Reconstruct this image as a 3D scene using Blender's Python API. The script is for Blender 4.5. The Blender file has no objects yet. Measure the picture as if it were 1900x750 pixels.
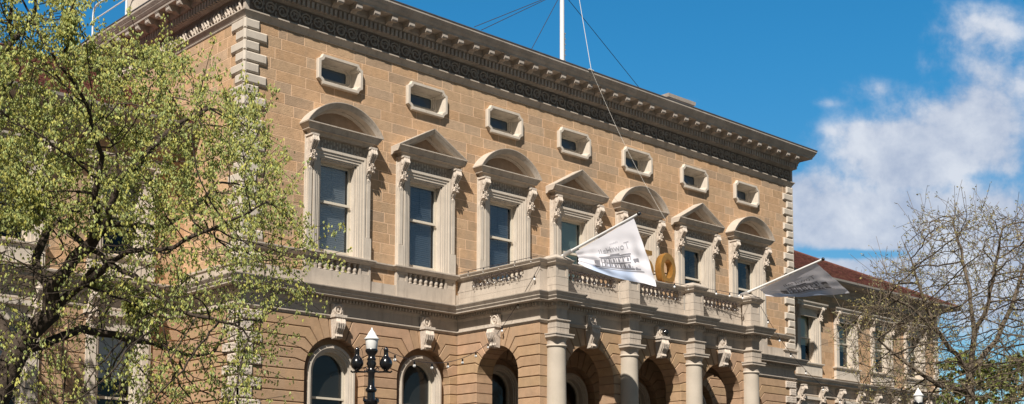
import bpy, math, random
import numpy as np
from mathutils import Vector, Matrix
random.seed(7); rng = np.random.default_rng(7)
SC = bpy.context.scene
COL = SC.collection
R = math.radians

# ------------------------------------------------------------------ camera
CAMP = Vector((-17.697, -29.952, 1.6))
YAW, PITCH, ROLL, F = 0.74959, 0.095446, 0.0027287, 2337.72
PX, PY = 950.0, 745.94
_fw = Vector((math.sin(YAW), math.cos(YAW), 0)); _r = Vector((math.cos(YAW), -math.sin(YAW), 0)); _up = Vector((0, 0, 1))
_f2 = _fw*math.cos(PITCH) + _up*math.sin(PITCH); _u2 = -_fw*math.sin(PITCH) + _up*math.cos(PITCH)
_r3 = _r*math.cos(ROLL) + _u2*math.sin(ROLL); _u3 = -_r*math.sin(ROLL) + _u2*math.cos(ROLL)
cam = bpy.data.cameras.new('camera'); co = bpy.data.objects.new('camera', cam); COL.objects.link(co)
m = Matrix((( _r3.x, _u3.x, -_f2.x), (_r3.y, _u3.y, -_f2.y), (_r3.z, _u3.z, -_f2.z))).to_4x4()
m.translation = CAMP; co.matrix_world = m
cam.sensor_width = 36; cam.lens = F/1900*36
cam.shift_y = (PY-375)/1900; cam.shift_x = 0
cam.clip_start = 0.1; cam.clip_end = 5000
SC.camera = co

# ------------------------------------------------------------------ sun, sky, exposure
SUN = Vector((-0.5625, -0.3872, 0.7305))          # towards the sun
sl = bpy.data.lights.new('sun', 'SUN'); sl.energy = 5.0; sl.angle = R(0.5); sl.color = (1.0, 0.93, 0.84)
so = bpy.data.objects.new('sun', sl); COL.objects.link(so)
so.rotation_euler = SUN.to_track_quat('Z', 'Y').to_euler()
so.location = (-30, -30, 60)
SC.view_settings.view_transform = 'Standard'; SC.view_settings.look = 'None'
SC.view_settings.exposure = 0.45; SC.view_settings.gamma = 1.0; SC.view_settings.use_curve_mapping = False

def build_world():
    w = bpy.data.worlds.new('World'); SC.world = w; w.use_nodes = True
    nt = w.node_tree; nt.nodes.clear(); N = nt.nodes.new; Lk = nt.links.new
    out = N('ShaderNodeOutputWorld'); bg = N('ShaderNodeBackground')
    sky = N('ShaderNodeTexSky'); sky.sky_type = 'NISHITA'; sky.sun_disc = False
    sky.sun_elevation = math.asin(SUN.z); sky.sun_rotation = math.atan2(SUN.x, SUN.y)
    sky.air_density = 1.0; sky.dust_density = 0.3; sky.ozone_density = 3.0; sky.altitude = 50
    bg.inputs['Strength'].default_value = 0.07
    Lk(bg.outputs[0], out.inputs[0])
    tc = N('ShaderNodeTexCoord')
    sep = N('ShaderNodeSeparateXYZ'); Lk(tc.outputs['Generated'], sep.inputs[0])
    def dot(v):
        n = N('ShaderNodeVectorMath'); n.operation = 'DOT_PRODUCT'; Lk(tc.outputs['Generated'], n.inputs[0]); n.inputs[1].default_value = v; return n.outputs['Value']
    def math_(op, a, b=None, c=None, clamp=False):
        n = N('ShaderNodeMath'); n.operation = op; n.use_clamp = clamp
        for i, q in enumerate((a, b, c)):
            if q is None: continue
            if isinstance(q, (int, float)): n.inputs[i].default_value = q
            else: Lk(q, n.inputs[i])
        return n.outputs[0]
    # clouds laid out over the compass and height above the horizon (tangents of azimuth from the street axis, and of elevation)
    fw = dot(tuple(_fw)); rt = dot(tuple(_r))
    fwc = math_('MAXIMUM', fw, 0.05)
    a = math_('DIVIDE', rt, fwc); e = math_('DIVIDE', sep.outputs[2], fwc)
    comb = N('ShaderNodeCombineXYZ'); Lk(a, comb.inputs[0]); Lk(e, comb.inputs[1])
    def cc(u, v): return ((u-950)/F*1.0, (969.7-v)/F*1.0)
    n1 = N('ShaderNodeTexNoise'); n1.inputs['Scale'].default_value = 13; n1.inputs['Detail'].default_value = 11; n1.inputs['Roughness'].default_value = .58
    n1.inputs['Distortion'].default_value = 0.25; Lk(comb.outputs[0], n1.inputs['Vector'])
    n3 = N('ShaderNodeTexNoise'); n3.inputs['Scale'].default_value = 38; n3.inputs['Detail'].default_value = 6; n3.inputs['Roughness'].default_value = .6
    Lk(comb.outputs[0], n3.inputs['Vector'])
    blobs = [(1850, 20, 100, 50, .48), (1870, 115, 110, 55, .45), (1800, 200, 140, 60, .52), (1670, 262, 130, 46, .6), (1700, 320, 70, 50, .5), (1770, 270, 200, 110, .16), (1700, 100, 120, 60, .1), (1880, 215, 60, 60, .3),
             (1530, 400, 150, 66, .85), (1700, 410, 130, 52, .75), (1870, 400, 130, 66, .85), (1650, 512, 230, 34, .95), (1870, 500, 130, 70, .8), (1500, 330, 60, 30, .45), (1890, 290, 70, 40, .3), (1650, 140, 60, 22, .25), (1830, 560, 160, 60, .6), (1280, 168, 34, 12, .22), (1550, 172, 30, 9, .18), (1590, 222, 60, 16, .2)]
    neg = [(1600, 464, 100, 9, .8), (1840, 315, 60, 14, .25), (1720, 345, 120, 18, .3), (1700, 130, 60, 30, .2)]
    tot = None
    for (u, v, su, sv, k) in blobs + [(q[0], q[1], q[2], q[3], -q[4]) for q in neg]:
        c = cc(u, v)
        s = N('ShaderNodeVectorMath'); s.operation = 'SUBTRACT'; Lk(comb.outputs[0], s.inputs[0]); s.inputs[1].default_value = (c[0], c[1], 0)
        mm = N('ShaderNodeVectorMath'); mm.operation = 'MULTIPLY'; Lk(s.outputs[0], mm.inputs[0]); mm.inputs[1].default_value = (F/su, F/sv, 0)
        d2 = N('ShaderNodeVectorMath'); d2.operation = 'DOT_PRODUCT'; Lk(mm.outputs[0], d2.inputs[0]); Lk(mm.outputs[0], d2.inputs[1])
        g = math_('EXPONENT', math_('MULTIPLY', d2.outputs['Value'], -0.8))
        g = math_('MULTIPLY', g, k)
        tot = g if tot is None else math_('ADD', tot, g)
    # other clouds low round the rest of the sky
    n2 = N('ShaderNodeTexNoise'); n2.inputs['Scale'].default_value = 2.4; n2.inputs['Detail'].default_value = 8; Lk(tc.outputs['Generated'], n2.inputs['Vector'])
    back = math_('MULTIPLY', math_('LESS_THAN', fw, 0.25), math_('SUBTRACT', n2.outputs[0], 0.52))
    dens = math_('ADD', tot, math_('MULTIPLY', back, 1.6))
    nz = math_('ADD', math_('MULTIPLY', math_('SUBTRACT', n1.outputs[0], 0.5), 2.1), math_('MULTIPLY', math_('SUBTRACT', n3.outputs[0], 0.5), 1.1))
    x = math_('ADD', dens, math_('MULTIPLY', nz, math_('ADD', 0.22, math_('MINIMUM', math_('MAXIMUM', dens, 0.0), 0.5))))
    mr = N('ShaderNodeMapRange'); mr.interpolation_type = 'SMOOTHSTEP'; Lk(x, mr.inputs[0]); mr.inputs[1].default_value = .16; mr.inputs[2].default_value = .78
    # cloud body: white tops, slightly blue-grey where thick
    ramp = N('ShaderNodeValToRGB'); Lk(math_('ADD', math_('MULTIPLY', n1.outputs[0], 1.0), math_('MULTIPLY', math_('SUBTRACT', n3.outputs[0], .5), .5)), ramp.inputs[0])
    ramp.color_ramp.elements[0].position = .36; ramp.color_ramp.elements[0].color = (4.6, 5.3, 6.8, 1)
    ramp.color_ramp.elements[1].position = .66; ramp.color_ramp.elements[1].color = (7.6, 8.0, 8.8, 1)
    hs = N('ShaderNodeHueSaturation'); hs.inputs['Saturation'].default_value = 1.12; hs.inputs['Value'].default_value = 1.0; Lk(sky.outputs[0], hs.inputs['Color'])
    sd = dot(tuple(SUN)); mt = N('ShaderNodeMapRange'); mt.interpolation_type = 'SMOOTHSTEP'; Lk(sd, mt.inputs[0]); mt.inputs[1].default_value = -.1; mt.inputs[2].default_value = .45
    he = N('ShaderNodeMapRange'); he.interpolation_type = 'SMOOTHSTEP'; Lk(sep.outputs[2], he.inputs[0]); he.inputs[1].default_value = .08; he.inputs[2].default_value = .40
    hz = N('ShaderNodeMix'); hz.data_type = 'RGBA'; Lk(he.outputs[0], hz.inputs['Factor']); hz.inputs[6].default_value = (.80, 1.02, 1.0, 1); hz.inputs[7].default_value = (.34, 1.24, 1.40, 1)
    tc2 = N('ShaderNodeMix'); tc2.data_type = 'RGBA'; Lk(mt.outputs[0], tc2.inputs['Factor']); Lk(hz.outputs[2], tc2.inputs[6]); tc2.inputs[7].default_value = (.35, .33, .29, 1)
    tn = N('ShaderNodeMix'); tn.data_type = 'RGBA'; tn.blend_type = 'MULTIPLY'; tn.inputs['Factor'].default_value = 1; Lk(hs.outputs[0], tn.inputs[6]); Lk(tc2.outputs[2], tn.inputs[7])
    mix = N('ShaderNodeMix'); mix.data_type = 'RGBA'; Lk(math_('MULTIPLY', mr.outputs[0], .93), mix.inputs['Factor'])
    Lk(tn.outputs[2], mix.inputs[6]); Lk(ramp.outputs[0], mix.inputs[7])
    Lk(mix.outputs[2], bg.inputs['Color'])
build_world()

# ------------------------------------------------------------------ helpers
def at(u, v, dist):
    """point seen at photo pixel u, v at a horizontal distance in metres"""
    d = _f2 + _r3*((u-PX)/F) - _u3*((v-PY)/F)
    return CAMP + d*(dist/math.hypot(d.x, d.y))
def on_x(u, v, x):
    d = _f2 + _r3*((u-PX)/F) - _u3*((v-PY)/F)
    return CAMP + d*((x-CAMP.x)/d.x)

def pmat(name, color, rough=.8, noise=0.0, nscale=3.0, bump=0.0, bscale=40, attr=False, metal=0.0, spec=.3, stain=None, stain_scale=.8, stain_amt=.4, aniso=None, coat=0):
    m = bpy.data.materials.new(name); m.use_nodes = True; nt = m.node_tree; N = nt.nodes.new; Lk = nt.links.new
    b = nt.nodes['Principled BSDF']; b.inputs['Roughness'].default_value = rough; b.inputs['Metallic'].default_value = metal
    b.inputs['Specular IOR Level'].default_value = spec; b.inputs['Coat Weight'].default_value = coat
    tc = N('ShaderNodeTexCoord')
    src = tc.outputs['Object']
    if aniso:
        mp = N('ShaderNodeMapping'); mp.inputs['Scale'].default_value = aniso; Lk(src, mp.inputs[0]); srcn = mp.outputs[0]
    else: srcn = src
    rgb = N('ShaderNodeRGB'); rgb.outputs[0].default_value = (*color, 1); cur = rgb.outputs[0]
    if attr:
        at_ = N('ShaderNodeVertexColor'); at_.layer_name = 'tint'
        mx = N('ShaderNodeMix'); mx.data_type = 'RGBA'; mx.blend_type = 'MULTIPLY'; mx.inputs['Factor'].default_value = 1
        Lk(cur, mx.inputs[6]); Lk(at_.outputs[0], mx.inputs[7]); cur = mx.outputs[2]
    if noise > 0:
        n = N('ShaderNodeTexNoise'); n.inputs['Scale'].default_value = nscale; n.inputs['Detail'].default_value = 8; n.inputs['Roughness'].default_value = .65; Lk(srcn, n.inputs[0])
        mr = N('ShaderNodeMapRange'); Lk(n.outputs[0], mr.inputs[0]); mr.inputs[1].default_value = .3; mr.inputs[2].default_value = .7
        mr.inputs[3].default_value = 1-noise; mr.inputs[4].default_value = 1+noise*.6
        mx = N('ShaderNodeMix'); mx.data_type = 'RGBA'; mx.blend_type = 'MULTIPLY'; mx.inputs['Factor'].default_value = 1
        Lk(cur, mx.inputs[6]); Lk(mr.outputs[0], mx.inputs[7]); cur = mx.outputs[2]
    if stain:
        n = N('ShaderNodeTexNoise'); n.inputs['Scale'].default_value = stain_scale; n.inputs['Detail'].default_value = 7; n.inputs['Roughness'].default_value = .7
        mp = N('ShaderNodeMapping'); mp.inputs['Scale'].default_value = (4.0, 4.0, .6); mp.inputs['Location'].default_value = (3, 1, 7); Lk(src, mp.inputs[0]); Lk(mp.outputs[0], n.inputs[0])
        mr = N('ShaderNodeMapRange'); Lk(n.outputs[0], mr.inputs[0]); mr.inputs[1].default_value = .5; mr.inputs[2].default_value = .72; mr.inputs[4].default_value = stain_amt
        mx = N('ShaderNodeMix'); mx.data_type = 'RGBA'; Lk(mr.outputs[0], mx.inputs['Factor']); Lk(cur, mx.inputs[6]); mx.inputs[7].default_value = (*stain, 1); cur = mx.outputs[2]
    Lk(cur, b.inputs['Base Color'])
    if bump > 0:
        n = N('ShaderNodeTexNoise'); n.inputs['Scale'].default_value = bscale; n.inputs['Detail'].default_value = 5; Lk(src, n.inputs[0])
        bp = N('ShaderNodeBump'); bp.inputs['Strength'].default_value = bump; bp.inputs['Distance'].default_value = .02; Lk(n.outputs[0], bp.inputs['Height']); Lk(bp.outputs[0], b.inputs['Normal'])
    return m

M = {}
M['block'] = pmat('sandstone blocks', (.51, .352, .222), .92, .2, 5, .55, 26, attr=True, spec=.12, stain=(.30, .25, .19), stain_scale=.55, stain_amt=.35)
M['mortar'] = pmat('pale mortar', (.80, .56, .37), .95, .12, 9, .2, 60, spec=.1)
M['rust'] = pmat('rusticated sandstone', (.45, .302, .19), .92, .16, 4, .35, 38, attr=True, spec=.12, stain=(.33, .26, .19), stain_scale=.7, stain_amt=.4)
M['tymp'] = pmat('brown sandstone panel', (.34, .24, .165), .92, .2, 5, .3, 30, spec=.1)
M['joint'] = pmat('recessed stone joints', (.33, .23, .15), .95, .1, 9, .2, 60, spec=.1)
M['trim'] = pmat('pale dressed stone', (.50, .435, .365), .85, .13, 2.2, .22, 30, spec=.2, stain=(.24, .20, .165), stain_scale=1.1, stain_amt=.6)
M['trimclean'] = pmat('cream stone surrounds', (.585, .52, .44), .8, .10, 2.5, .15, 30, spec=.2, stain=(.34, .28, .22), stain_scale=1.4, stain_amt=.45)
M['cornice'] = pmat('weathered cornice stone', (.47, .415, .36), .9, .25, 1.7, .3, 24, spec=.15, stain=(.30, .20, .13), stain_scale=1.3, stain_amt=.4)
M['friezeback'] = pmat('dark frieze ground', (.235, .19, .155), .95, .2, 3, .3, 30, spec=.1)  # flat ground behind the scrolls, coloured darker than the raised carving
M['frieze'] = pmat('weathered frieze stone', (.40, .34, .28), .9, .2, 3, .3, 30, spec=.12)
M['carve'] = pmat('carved stone', (.62, .54, .46), .85, .28, 9, .6, 22, spec=.15, stain=(.30, .24, .18), stain_scale=3.5, stain_amt=.6)
M['column'] = pmat('column stone', (.49, .43, .355), .8, .12, 1.6, .15, 40, spec=.2, stain=(.42, .37, .25), stain_scale=.9, stain_amt=.5)
M['sash'] = pmat('painted sash timber', (.62, .56, .46), .45, .06, 6, spec=.4)
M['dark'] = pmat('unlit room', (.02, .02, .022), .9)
M['roof'] = pmat('red clay tiles', (.135, .055, .043), .85, .4, 6, .2, 30, attr=True, spec=.2)
M['gutter'] = pmat('painted gutter', (.30, .27, .24), .6, .1, 3)
M['iron'] = pmat('black gloss iron', (.008, .008, .009), .22, spec=.6, coat=.5)
M['white'] = pmat('white paint', (.78, .78, .77), .4, .05, 4)
M['globe'] = pmat('opal glass', (.86, .86, .84), .25, spec=.5, coat=.4)
M['steel'] = pmat('galvanised steel', (.55, .55, .55), .45, .08, 12, metal=.6)
M['wire'] = pmat('dark wire', (.05, .04, .045), .6)
M['halyard'] = pmat('pale rope', (.62, .6, .55), .8)
M['gold'] = pmat('gold paint', (.46, .23, .055), .3, .3, 4, .2, 6, metal=.45, spec=.5)
M['bark'] = pmat('dark bark', (.075, .058, .045), .95, .4, 14, .6, 30, spec=.1)
M['twig'] = pmat('brown bark', (.15, .12, .09), .95, .35, 14, .4, 30, spec=.1)
M['asphalt'] = pmat('asphalt', (.05, .05, .052), .9, .2, 6, .3, 60)
M['paving'] = pmat('paving', (.06, .055, .05), .9, .2, 3, .3, 30)
M['lead'] = pmat('grey metal capping', (.10, .10, .11), .6, .3, 3)
M['paint'] = pmat('road paint', (.75, .75, .73), .8, .1, 5)
M['ink2'] = pmat('pale grey print', (.42, .42, .46), .8)
M['ink'] = pmat('grey print', (.22, .22, .25), .8)

def leafmat(name, color, trans=.35):
    m = bpy.data.materials.new(name); m.use_nodes = True; nt = m.node_tree; N = nt.nodes.new; Lk = nt.links.new
    b = nt.nodes['Principled BSDF']; b.inputs['Roughness'].default_value = .55; b.inputs['Specular IOR Level'].default_value = .3
    a = N('ShaderNodeVertexColor'); a.layer_name = 'tint'
    mx = N('ShaderNodeMix'); mx.data_type = 'RGBA'; mx.blend_type = 'MULTIPLY'; mx.inputs['Factor'].default_value = 1
    mx.inputs[6].default_value = (*color, 1); Lk(a.outputs[0], mx.inputs[7]); Lk(mx.outputs[2], b.inputs['Base Color'])
    t = N('ShaderNodeBsdfTranslucent'); Lk(mx.outputs[2], t.inputs[0])
    ms = N('ShaderNodeMixShader'); ms.inputs[0].default_value = trans; Lk(b.outputs[0], ms.inputs[1]); Lk(t.outputs[0], ms.inputs[2])
    Lk(ms.outputs[0], nt.nodes['Material Output'].inputs[0]); return m
M['leaf'] = leafmat('young spring leaves', (.47, .49, .16))
M['leaf2'] = leafmat('sparse buds', (.36, .32, .14))
M['leaf3'] = leafmat('shrub leaves', (.23, .27, .07))

def flagmat():
    m = bpy.data.materials.new('white flag cloth'); m.use_nodes = True; nt = m.node_tree; N = nt.nodes.new; Lk = nt.links.new
    b = nt.nodes['Principled BSDF']; b.inputs['Roughness'].default_value = .7; b.inputs['Specular IOR Level'].default_value = .15
    uv = N('ShaderNodeUVMap'); uv.uv_map = 'UVMap'; sp = N('ShaderNodeSeparateXYZ'); Lk(uv.outputs[0], sp.inputs[0])
    # printed pale blue wash towards the lower edge
    n = N('ShaderNodeTexNoise'); n.inputs['Scale'].default_value = 5; n.inputs['Detail'].default_value = 5; Lk(uv.outputs[0], n.inputs[0])
    ad = N('ShaderNodeMath'); ad.operation = 'MULTIPLY_ADD'; Lk(n.outputs[0], ad.inputs[0]); ad.inputs[1].default_value = -.35; Lk(sp.outputs[1], ad.inputs[2])
    mr = N('ShaderNodeMapRange'); Lk(ad.outputs[0], mr.inputs[0]); mr.inputs[1].default_value = .12; mr.inputs[2].default_value = -.02; mr.inputs[4].default_value = .75
    dx = N('ShaderNodeMath'); dx.operation = 'SUBTRACT'; Lk(sp.outputs[0], dx.inputs[0]); dx.inputs[1].default_value = .45
    ab = N('ShaderNodeMath'); ab.operation = 'ABSOLUTE'; Lk(dx.outputs[0], ab.inputs[0])
    m2 = N('ShaderNodeMapRange'); Lk(ab.outputs[0], m2.inputs[0]); m2.inputs[1].default_value = .38; m2.inputs[2].default_value = .25
    mu = N('ShaderNodeMath'); mu.operation = 'MULTIPLY'; Lk(mr.outputs[0], mu.inputs[0]); Lk(m2.outputs[0], mu.inputs[1])
    mx = N('ShaderNodeMix'); mx.data_type = 'RGBA'; Lk(mu.outputs[0], mx.inputs['Factor']); mx.inputs[6].default_value = (.88, .87, .92, 1); mx.inputs[7].default_value = (.36, .50, .74, 1)
    Lk(mx.outputs[2], b.inputs['Base Color'])
    t = N('ShaderNodeBsdfTranslucent'); Lk(mx.outputs[2], t.inputs[0]); ms = N('ShaderNodeMixShader'); ms.inputs[0].default_value = .24
    Lk(b.outputs[0], ms.inputs[1]); Lk(t.outputs[0], ms.inputs[2]); Lk(ms.outputs[0], nt.nodes['Material Output'].inputs[0]); return m
M['flag'] = flagmat()

def glassmat(name, tint, refl=.5):
    m = bpy.data.materials.new(name); m.use_nodes = True; nt = m.node_tree; N = nt.nodes.new; Lk = nt.links.new
    nt.nodes.remove(nt.nodes['Principled BSDF'])
    t = N('ShaderNodeBsdfTransparent'); t.inputs[0].default_value = (*tint, 1)
    g = N('ShaderNodeBsdfGlossy'); g.inputs[1].default_value = .03; g.inputs[0].default_value = (.9, .93, 1, 1)
    f = N('ShaderNodeFresnel'); f.inputs[0].default_value = 1.5
    mu = N('ShaderNodeMath'); mu.operation = 'MULTIPLY'; mu.inputs[1].default_value = refl; Lk(f.outputs[0], mu.inputs[0])
    ms = N('ShaderNodeMixShader'); Lk(mu.outputs[0], ms.inputs[0]); Lk(t.outputs[0], ms.inputs[1]); Lk(g.outputs[0], ms.inputs[2])
    Lk(ms.outputs[0], nt.nodes['Material Output'].inputs[0]); return m
M['glass'] = glassmat('window glass', (.86, .9, .92), .9)
M['glassdark'] = glassmat('dark window glass', (.6, .62, .63), .7)
M['blind_grey'] = pmat('grey slatted blind', (.74, .77, .79), .6)
M['blind_blue'] = pmat('blue grey slatted blind', (.36, .45, .55), .6)
M['blind_green'] = pmat('pale green roller blind', (.60, .72, .64), .7)
M['blind_dark'] = pmat('dark slatted blind', (.20, .21, .18), .6)

class MB:
    """collects boxes, prisms, lathes and sweeps and links them as ONE mesh object"""
    def __init__(s): s.v = []; s.f = []; s.t = []; s.smooth = False
    def face(s, idx, tint=(1, 1, 1)): s.f.append(tuple(idx)); s.t.append(tint)
    def add(s, verts, faces, tint=(1, 1, 1)):
        o = len(s.v); s.v += [tuple(p) for p in verts]
        for f in faces: s.f.append(tuple(i+o for i in f)); s.t.append(tint)
        return s
    def box(s, x0, x1, y0, y1, z0, z1, tint=(1, 1, 1)):
        v = [(x, y, z) for x in (x0, x1) for y in (y0, y1) for z in (z0, z1)]
        return s.add(v, [(0, 1, 3, 2), (4, 6, 7, 5), (0, 4, 5, 1), (2, 3, 7, 6), (0, 2, 6, 4), (1, 5, 7, 3)], tint)
    def quad(s, x0, x1, y, z0, z1): return s.add([(x0, y, z0), (x1, y, z0), (x1, y, z1), (x0, y, z1)], [(0, 1, 2, 3)])
    def bbox(s, x0, x1, y0, y1, z0, z1, c=.015, tint=(1, 1, 1)):
        """box standing proud towards -y with its front edges chamfered"""
        v = [(x0, y1, z0), (x1, y1, z0), (x1, y1, z1), (x0, y1, z1), (x0, y0+c, z0), (x1, y0+c, z0), (x1, y0+c, z1), (x0, y0+c, z1),
             (x0+c, y0, z0+c), (x1-c, y0, z0+c), (x1-c, y0, z1-c), (x0+c, y0, z1-c)]
        f = [(8, 9, 10, 11), (4, 5, 9, 8), (5, 6, 10, 9), (6, 7, 11, 10), (7, 4, 8, 11), (0, 1, 5, 4), (1, 2, 6, 5), (2, 3, 7, 6), (3, 0, 4, 7), (0, 3, 2, 1)]
        return s.add(v, f, tint)
    def prism(s, poly, a, b, axis='y', tint=(1, 1, 1), cap=True):
        """poly in (h, z) extruded along axis from a to b"""
        n = len(poly)
        P = (lambda h, d, z: (h, d, z)) if axis == 'y' else (lambda h, d, z: (d, h, z)) if axis == 'x' else (lambda h, d, z: (h, z, d))
        v = [P(h, a, z) for h, z in poly] + [P(h, b, z) for h, z in poly]
        f = [(i, (i+1) % n, n+(i+1) % n, n+i) for i in range(n)]
        if cap: f += [tuple(range(n)), tuple(range(2*n-1, n-1, -1))]
        return s.add(v, f, tint)
    def lathe(s, prof, c, n=12, rot=0, tint=(1, 1, 1), sq=1.0):
        v = []; f = []
        for r, z in prof:
            for i in range(n):
                a = 2*math.pi*i/n+rot; v.append((c[0]+r*math.cos(a), c[1]+r*math.sin(a)*sq, c[2]+z))
        m_ = len(prof)
        for j in range(m_-1):
            for i in range(n): f.append((j*n+i, j*n+(i+1) % n, (j+1)*n+(i+1) % n, (j+1)*n+i))
        f.append(tuple(range(n-1, -1, -1))); f.append(tuple((m_-1)*n+i for i in range(n)))
        return s.add(v, f, tint)
    def tube(s, pts, rad, n=6, tint=(1, 1, 1)):
        pts = [Vector(p) for p in pts]; k = len(pts)
        if not hasattr(rad, '__len__'): rad = [rad]*k
        v = []; f = []; prev = None
        for i, p in enumerate(pts):
            t = (pts[min(i+1, k-1)]-pts[max(i-1, 0)])
            if t.length < 1e-9: t = Vector((0, 0, 1))
            t.normalize()
            if prev is None:
                a = t.orthogonal().normalized()
            else:
                a = prev - t*prev.dot(t)
                a = a.normalized() if a.length > 1e-6 else t.orthogonal().normalized()
            prev = a; b = t.cross(a)
            for j in range(n):
                an = 2*math.pi*j/n; v.append(p+(a*math.cos(an)+b*math.sin(an))*rad[i])
        for i in range(k-1):
            for j in range(n): f.append((i*n+j, i*n+(j+1) % n, (i+1)*n+(j+1) % n, (i+1)*n+j))
        f.append(tuple(range(n-1, -1, -1))); f.append(tuple((k-1)*n+j for j in range(n)))
        return s.add(v, f, tint)
    def blob(s, c, r, n=6, m_=4, tint=(1, 1, 1)):
        rx, ry, rz = r if hasattr(r, '__len__') else (r, r, r)
        v = [(c[0], c[1], c[2]-rz)]; f = []
        for j in range(1, m_):
            ph = -math.pi/2+math.pi*j/m_
            for i in range(n):
                a = 2*math.pi*i/n+j*.4; v.append((c[0]+rx*math.cos(ph)*math.cos(a), c[1]+ry*math.cos(ph)*math.sin(a), c[2]+rz*math.sin(ph)))
        v.append((c[0], c[1], c[2]+rz)); T = len(v)-1
        for i in range(n): f.append((0, 1+(i+1) % n, 1+i))
        for j in range(m_-2):
            for i in range(n): f.append((1+j*n+i, 1+j*n+(i+1) % n, 1+(j+1)*n+(i+1) % n, 1+(j+1)*n+i))
        for i in range(n): f.append((1+(m_-2)*n+i, 1+(m_-2)*n+(i+1) % n, T))
        return s.add(v, f, tint)
    def sweep(s, path, prof, side=1, tint=(1, 1, 1), caps=True):
        """mitred moulding: path of (x,y) corners, profile of (d,z) pushed out to the right (side=1) of the path"""
        n = len(path); rows = []
        for i in range(n):
            def nrm(a, b):
                dx, dy = b[0]-a[0], b[1]-a[1]; l = math.hypot(dx, dy); return (dy/l*side, -dx/l*side)
            if i == 0: m_ = nrm(path[0], path[1])
            elif i == n-1: m_ = nrm(path[-2], path[-1])
            else:
                a = nrm(path[i-1], path[i]); b = nrm(path[i], path[i+1]); k = 1+a[0]*b[0]+a[1]*b[1]
                m_ = ((a[0]+b[0])/k, (a[1]+b[1])/k)
            rows.append([(path[i][0]+m_[0]*d, path[i][1]+m_[1]*d, z) for d, z in prof])
        k = len(prof); v = [p for r in rows for p in r]; f = []
        for i in range(n-1):
            for j in range(k): f.append((i*k+j, (i+1)*k+j, (i+1)*k+(j+1) % k, i*k+(j+1) % k))
        if caps: f += [tuple(range(k-1, -1, -1)), tuple((n-1)*k+j for j in range(k))]
        return s.add(v, f, tint)
    def rake(s, pts, nrms, prof, tint=(1, 1, 1)):
        """profile (off, depth) swept along a path in the xz plane, off along -normal, depth towards -y"""
        k = len(prof); v = []; f = []
        for (x, z), (nx, nz) in zip(pts, nrms):
            for o_, d in prof: v.append((x-nx*o_, -d, z-nz*o_))
        for i in range(len(pts)-1):
            for j in range(k): f.append((i*k+j, (i+1)*k+j, (i+1)*k+(j+1) % k, i*k+(j+1) % k))
        f += [tuple(range(k)), tuple((len(pts)-1)*k+j for j in range(k-1, -1, -1))]
        return s.add(v, f, tint)
    def move(s, dx=0, dy=0, dz=0, start=0):
        s.v = s.v[:start] + [(x+dx, y+dy, z+dz) for x, y, z in s.v[start:]]; return s
    def mesh(s, name, mat, smooth=None):
        me = bpy.data.meshes.new(name); me.from_pydata(s.v, [], s.f); me.materials.append(mat)
        if any(t != (1, 1, 1) for t in s.t):
            at_ = me.color_attributes.new('tint', 'FLOAT_COLOR', 'CORNER')
            arr = np.ones((len(me.loops), 4), dtype=np.float32); i = 0
            for f, t in zip(s.f, s.t):
                arr[i:i+len(f), :3] = t; i += len(f)
            at_.data.foreach_set('color', arr.ravel())
        elif 'tint' not in me.color_attributes:
            at_ = me.color_attributes.new('tint', 'FLOAT_COLOR', 'CORNER')
            at_.data.foreach_set('color', np.ones(len(me.loops)*4, dtype=np.float32))
        if smooth is not None or s.smooth:
            me.polygons.foreach_set('use_smooth', [True]*len(me.polygons))
            try: me.set_sharp_from_angle(angle=R(smooth if smooth is not None else 40))
            except Exception: pass
        me.update(); return me
    def build(s, name, mat, parent=None, smooth=None, loc=None, recalc=True):
        me = s.mesh(name, mat, smooth)
        if recalc:
            import bmesh
            bm = bmesh.new(); bm.from_mesh(me); bmesh.ops.recalc_face_normals(bm, faces=bm.faces); bm.to_mesh(me); bm.free()
            if smooth is not None:
                try: me.set_sharp_from_angle(angle=R(smooth))
                except Exception: pass
        o = bpy.data.objects.new(name, me); COL.objects.link(o)
        if parent: o.parent = parent
        if loc: o.location = loc
        return o

def tag(o, label=None, cat=None, group=None, kind=None):
    if label: o['label'] = label
    if cat: o['category'] = cat
    if group: o['group'] = group
    if kind: o['kind'] = kind
    return o
def empty(name, loc=(0, 0, 0), parent=None):
    o = bpy.data.objects.new(name, None); COL.objects.link(o); o.location = loc
    if parent: o.parent = parent
    return o
def inst(o, parent, loc):
    c = o.copy(); COL.objects.link(c); c.parent = parent; c.location = loc; return c
def copy_tree(o, parent, loc=None):
    c = o.copy(); COL.objects.link(c); c.parent = parent
    if loc is not None: c.location = loc
    for ch in list(o.children): copy_tree(ch, c)
    return c

# ------------------------------------------------------------------ setting: ground, road, pavement
g = MB().add([(-900, -900, 0), (900, -900, 0), (900, 900, 0), (-900, 900, 0)], [(0, 1, 2, 3)]).build('ground', M['paving']); tag(g, kind='structure')
# ------------------------------------------------------------------ dimensions read from the photograph (metres)
L = 26.13; BX = [3.16+3.3*i for i in range(7)]; WD = 3.2          # main block length, bay centres, wing set-back
PXA, PXB, PYF = 7.81, 18.45, -3.74                                # portico
PC = [9.9, 13.12, 16.35]; CX = [8.375, 11.58, 14.76, 17.88]
WINGR = 44.0; WINGL = -18.0; DEEP = 14.0
TINTS = [(1, 1, 1), (1.06, 1.0, .93), (.80, .84, .92), (1.12, 1.06, 1.0), (.72, .75, .82), (1.02, .93, .84), (.92, .97, 1.05), (1.15, 1.04, .92), (.82, .78, .72), (1.0, .89, .78), (1, .98, .95), (1.05, .97, .9)]
def rt():
    t = random.choice(TINTS); k = random.uniform(.95, 1.05); return tuple((1+(c-1)*.65)*k for c in t)

hall = empty('town_hall'); tag(hall, 'two storey sandstone town hall with seven pedimented windows, bracketed cornice and columned portico', 'town hall')

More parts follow.
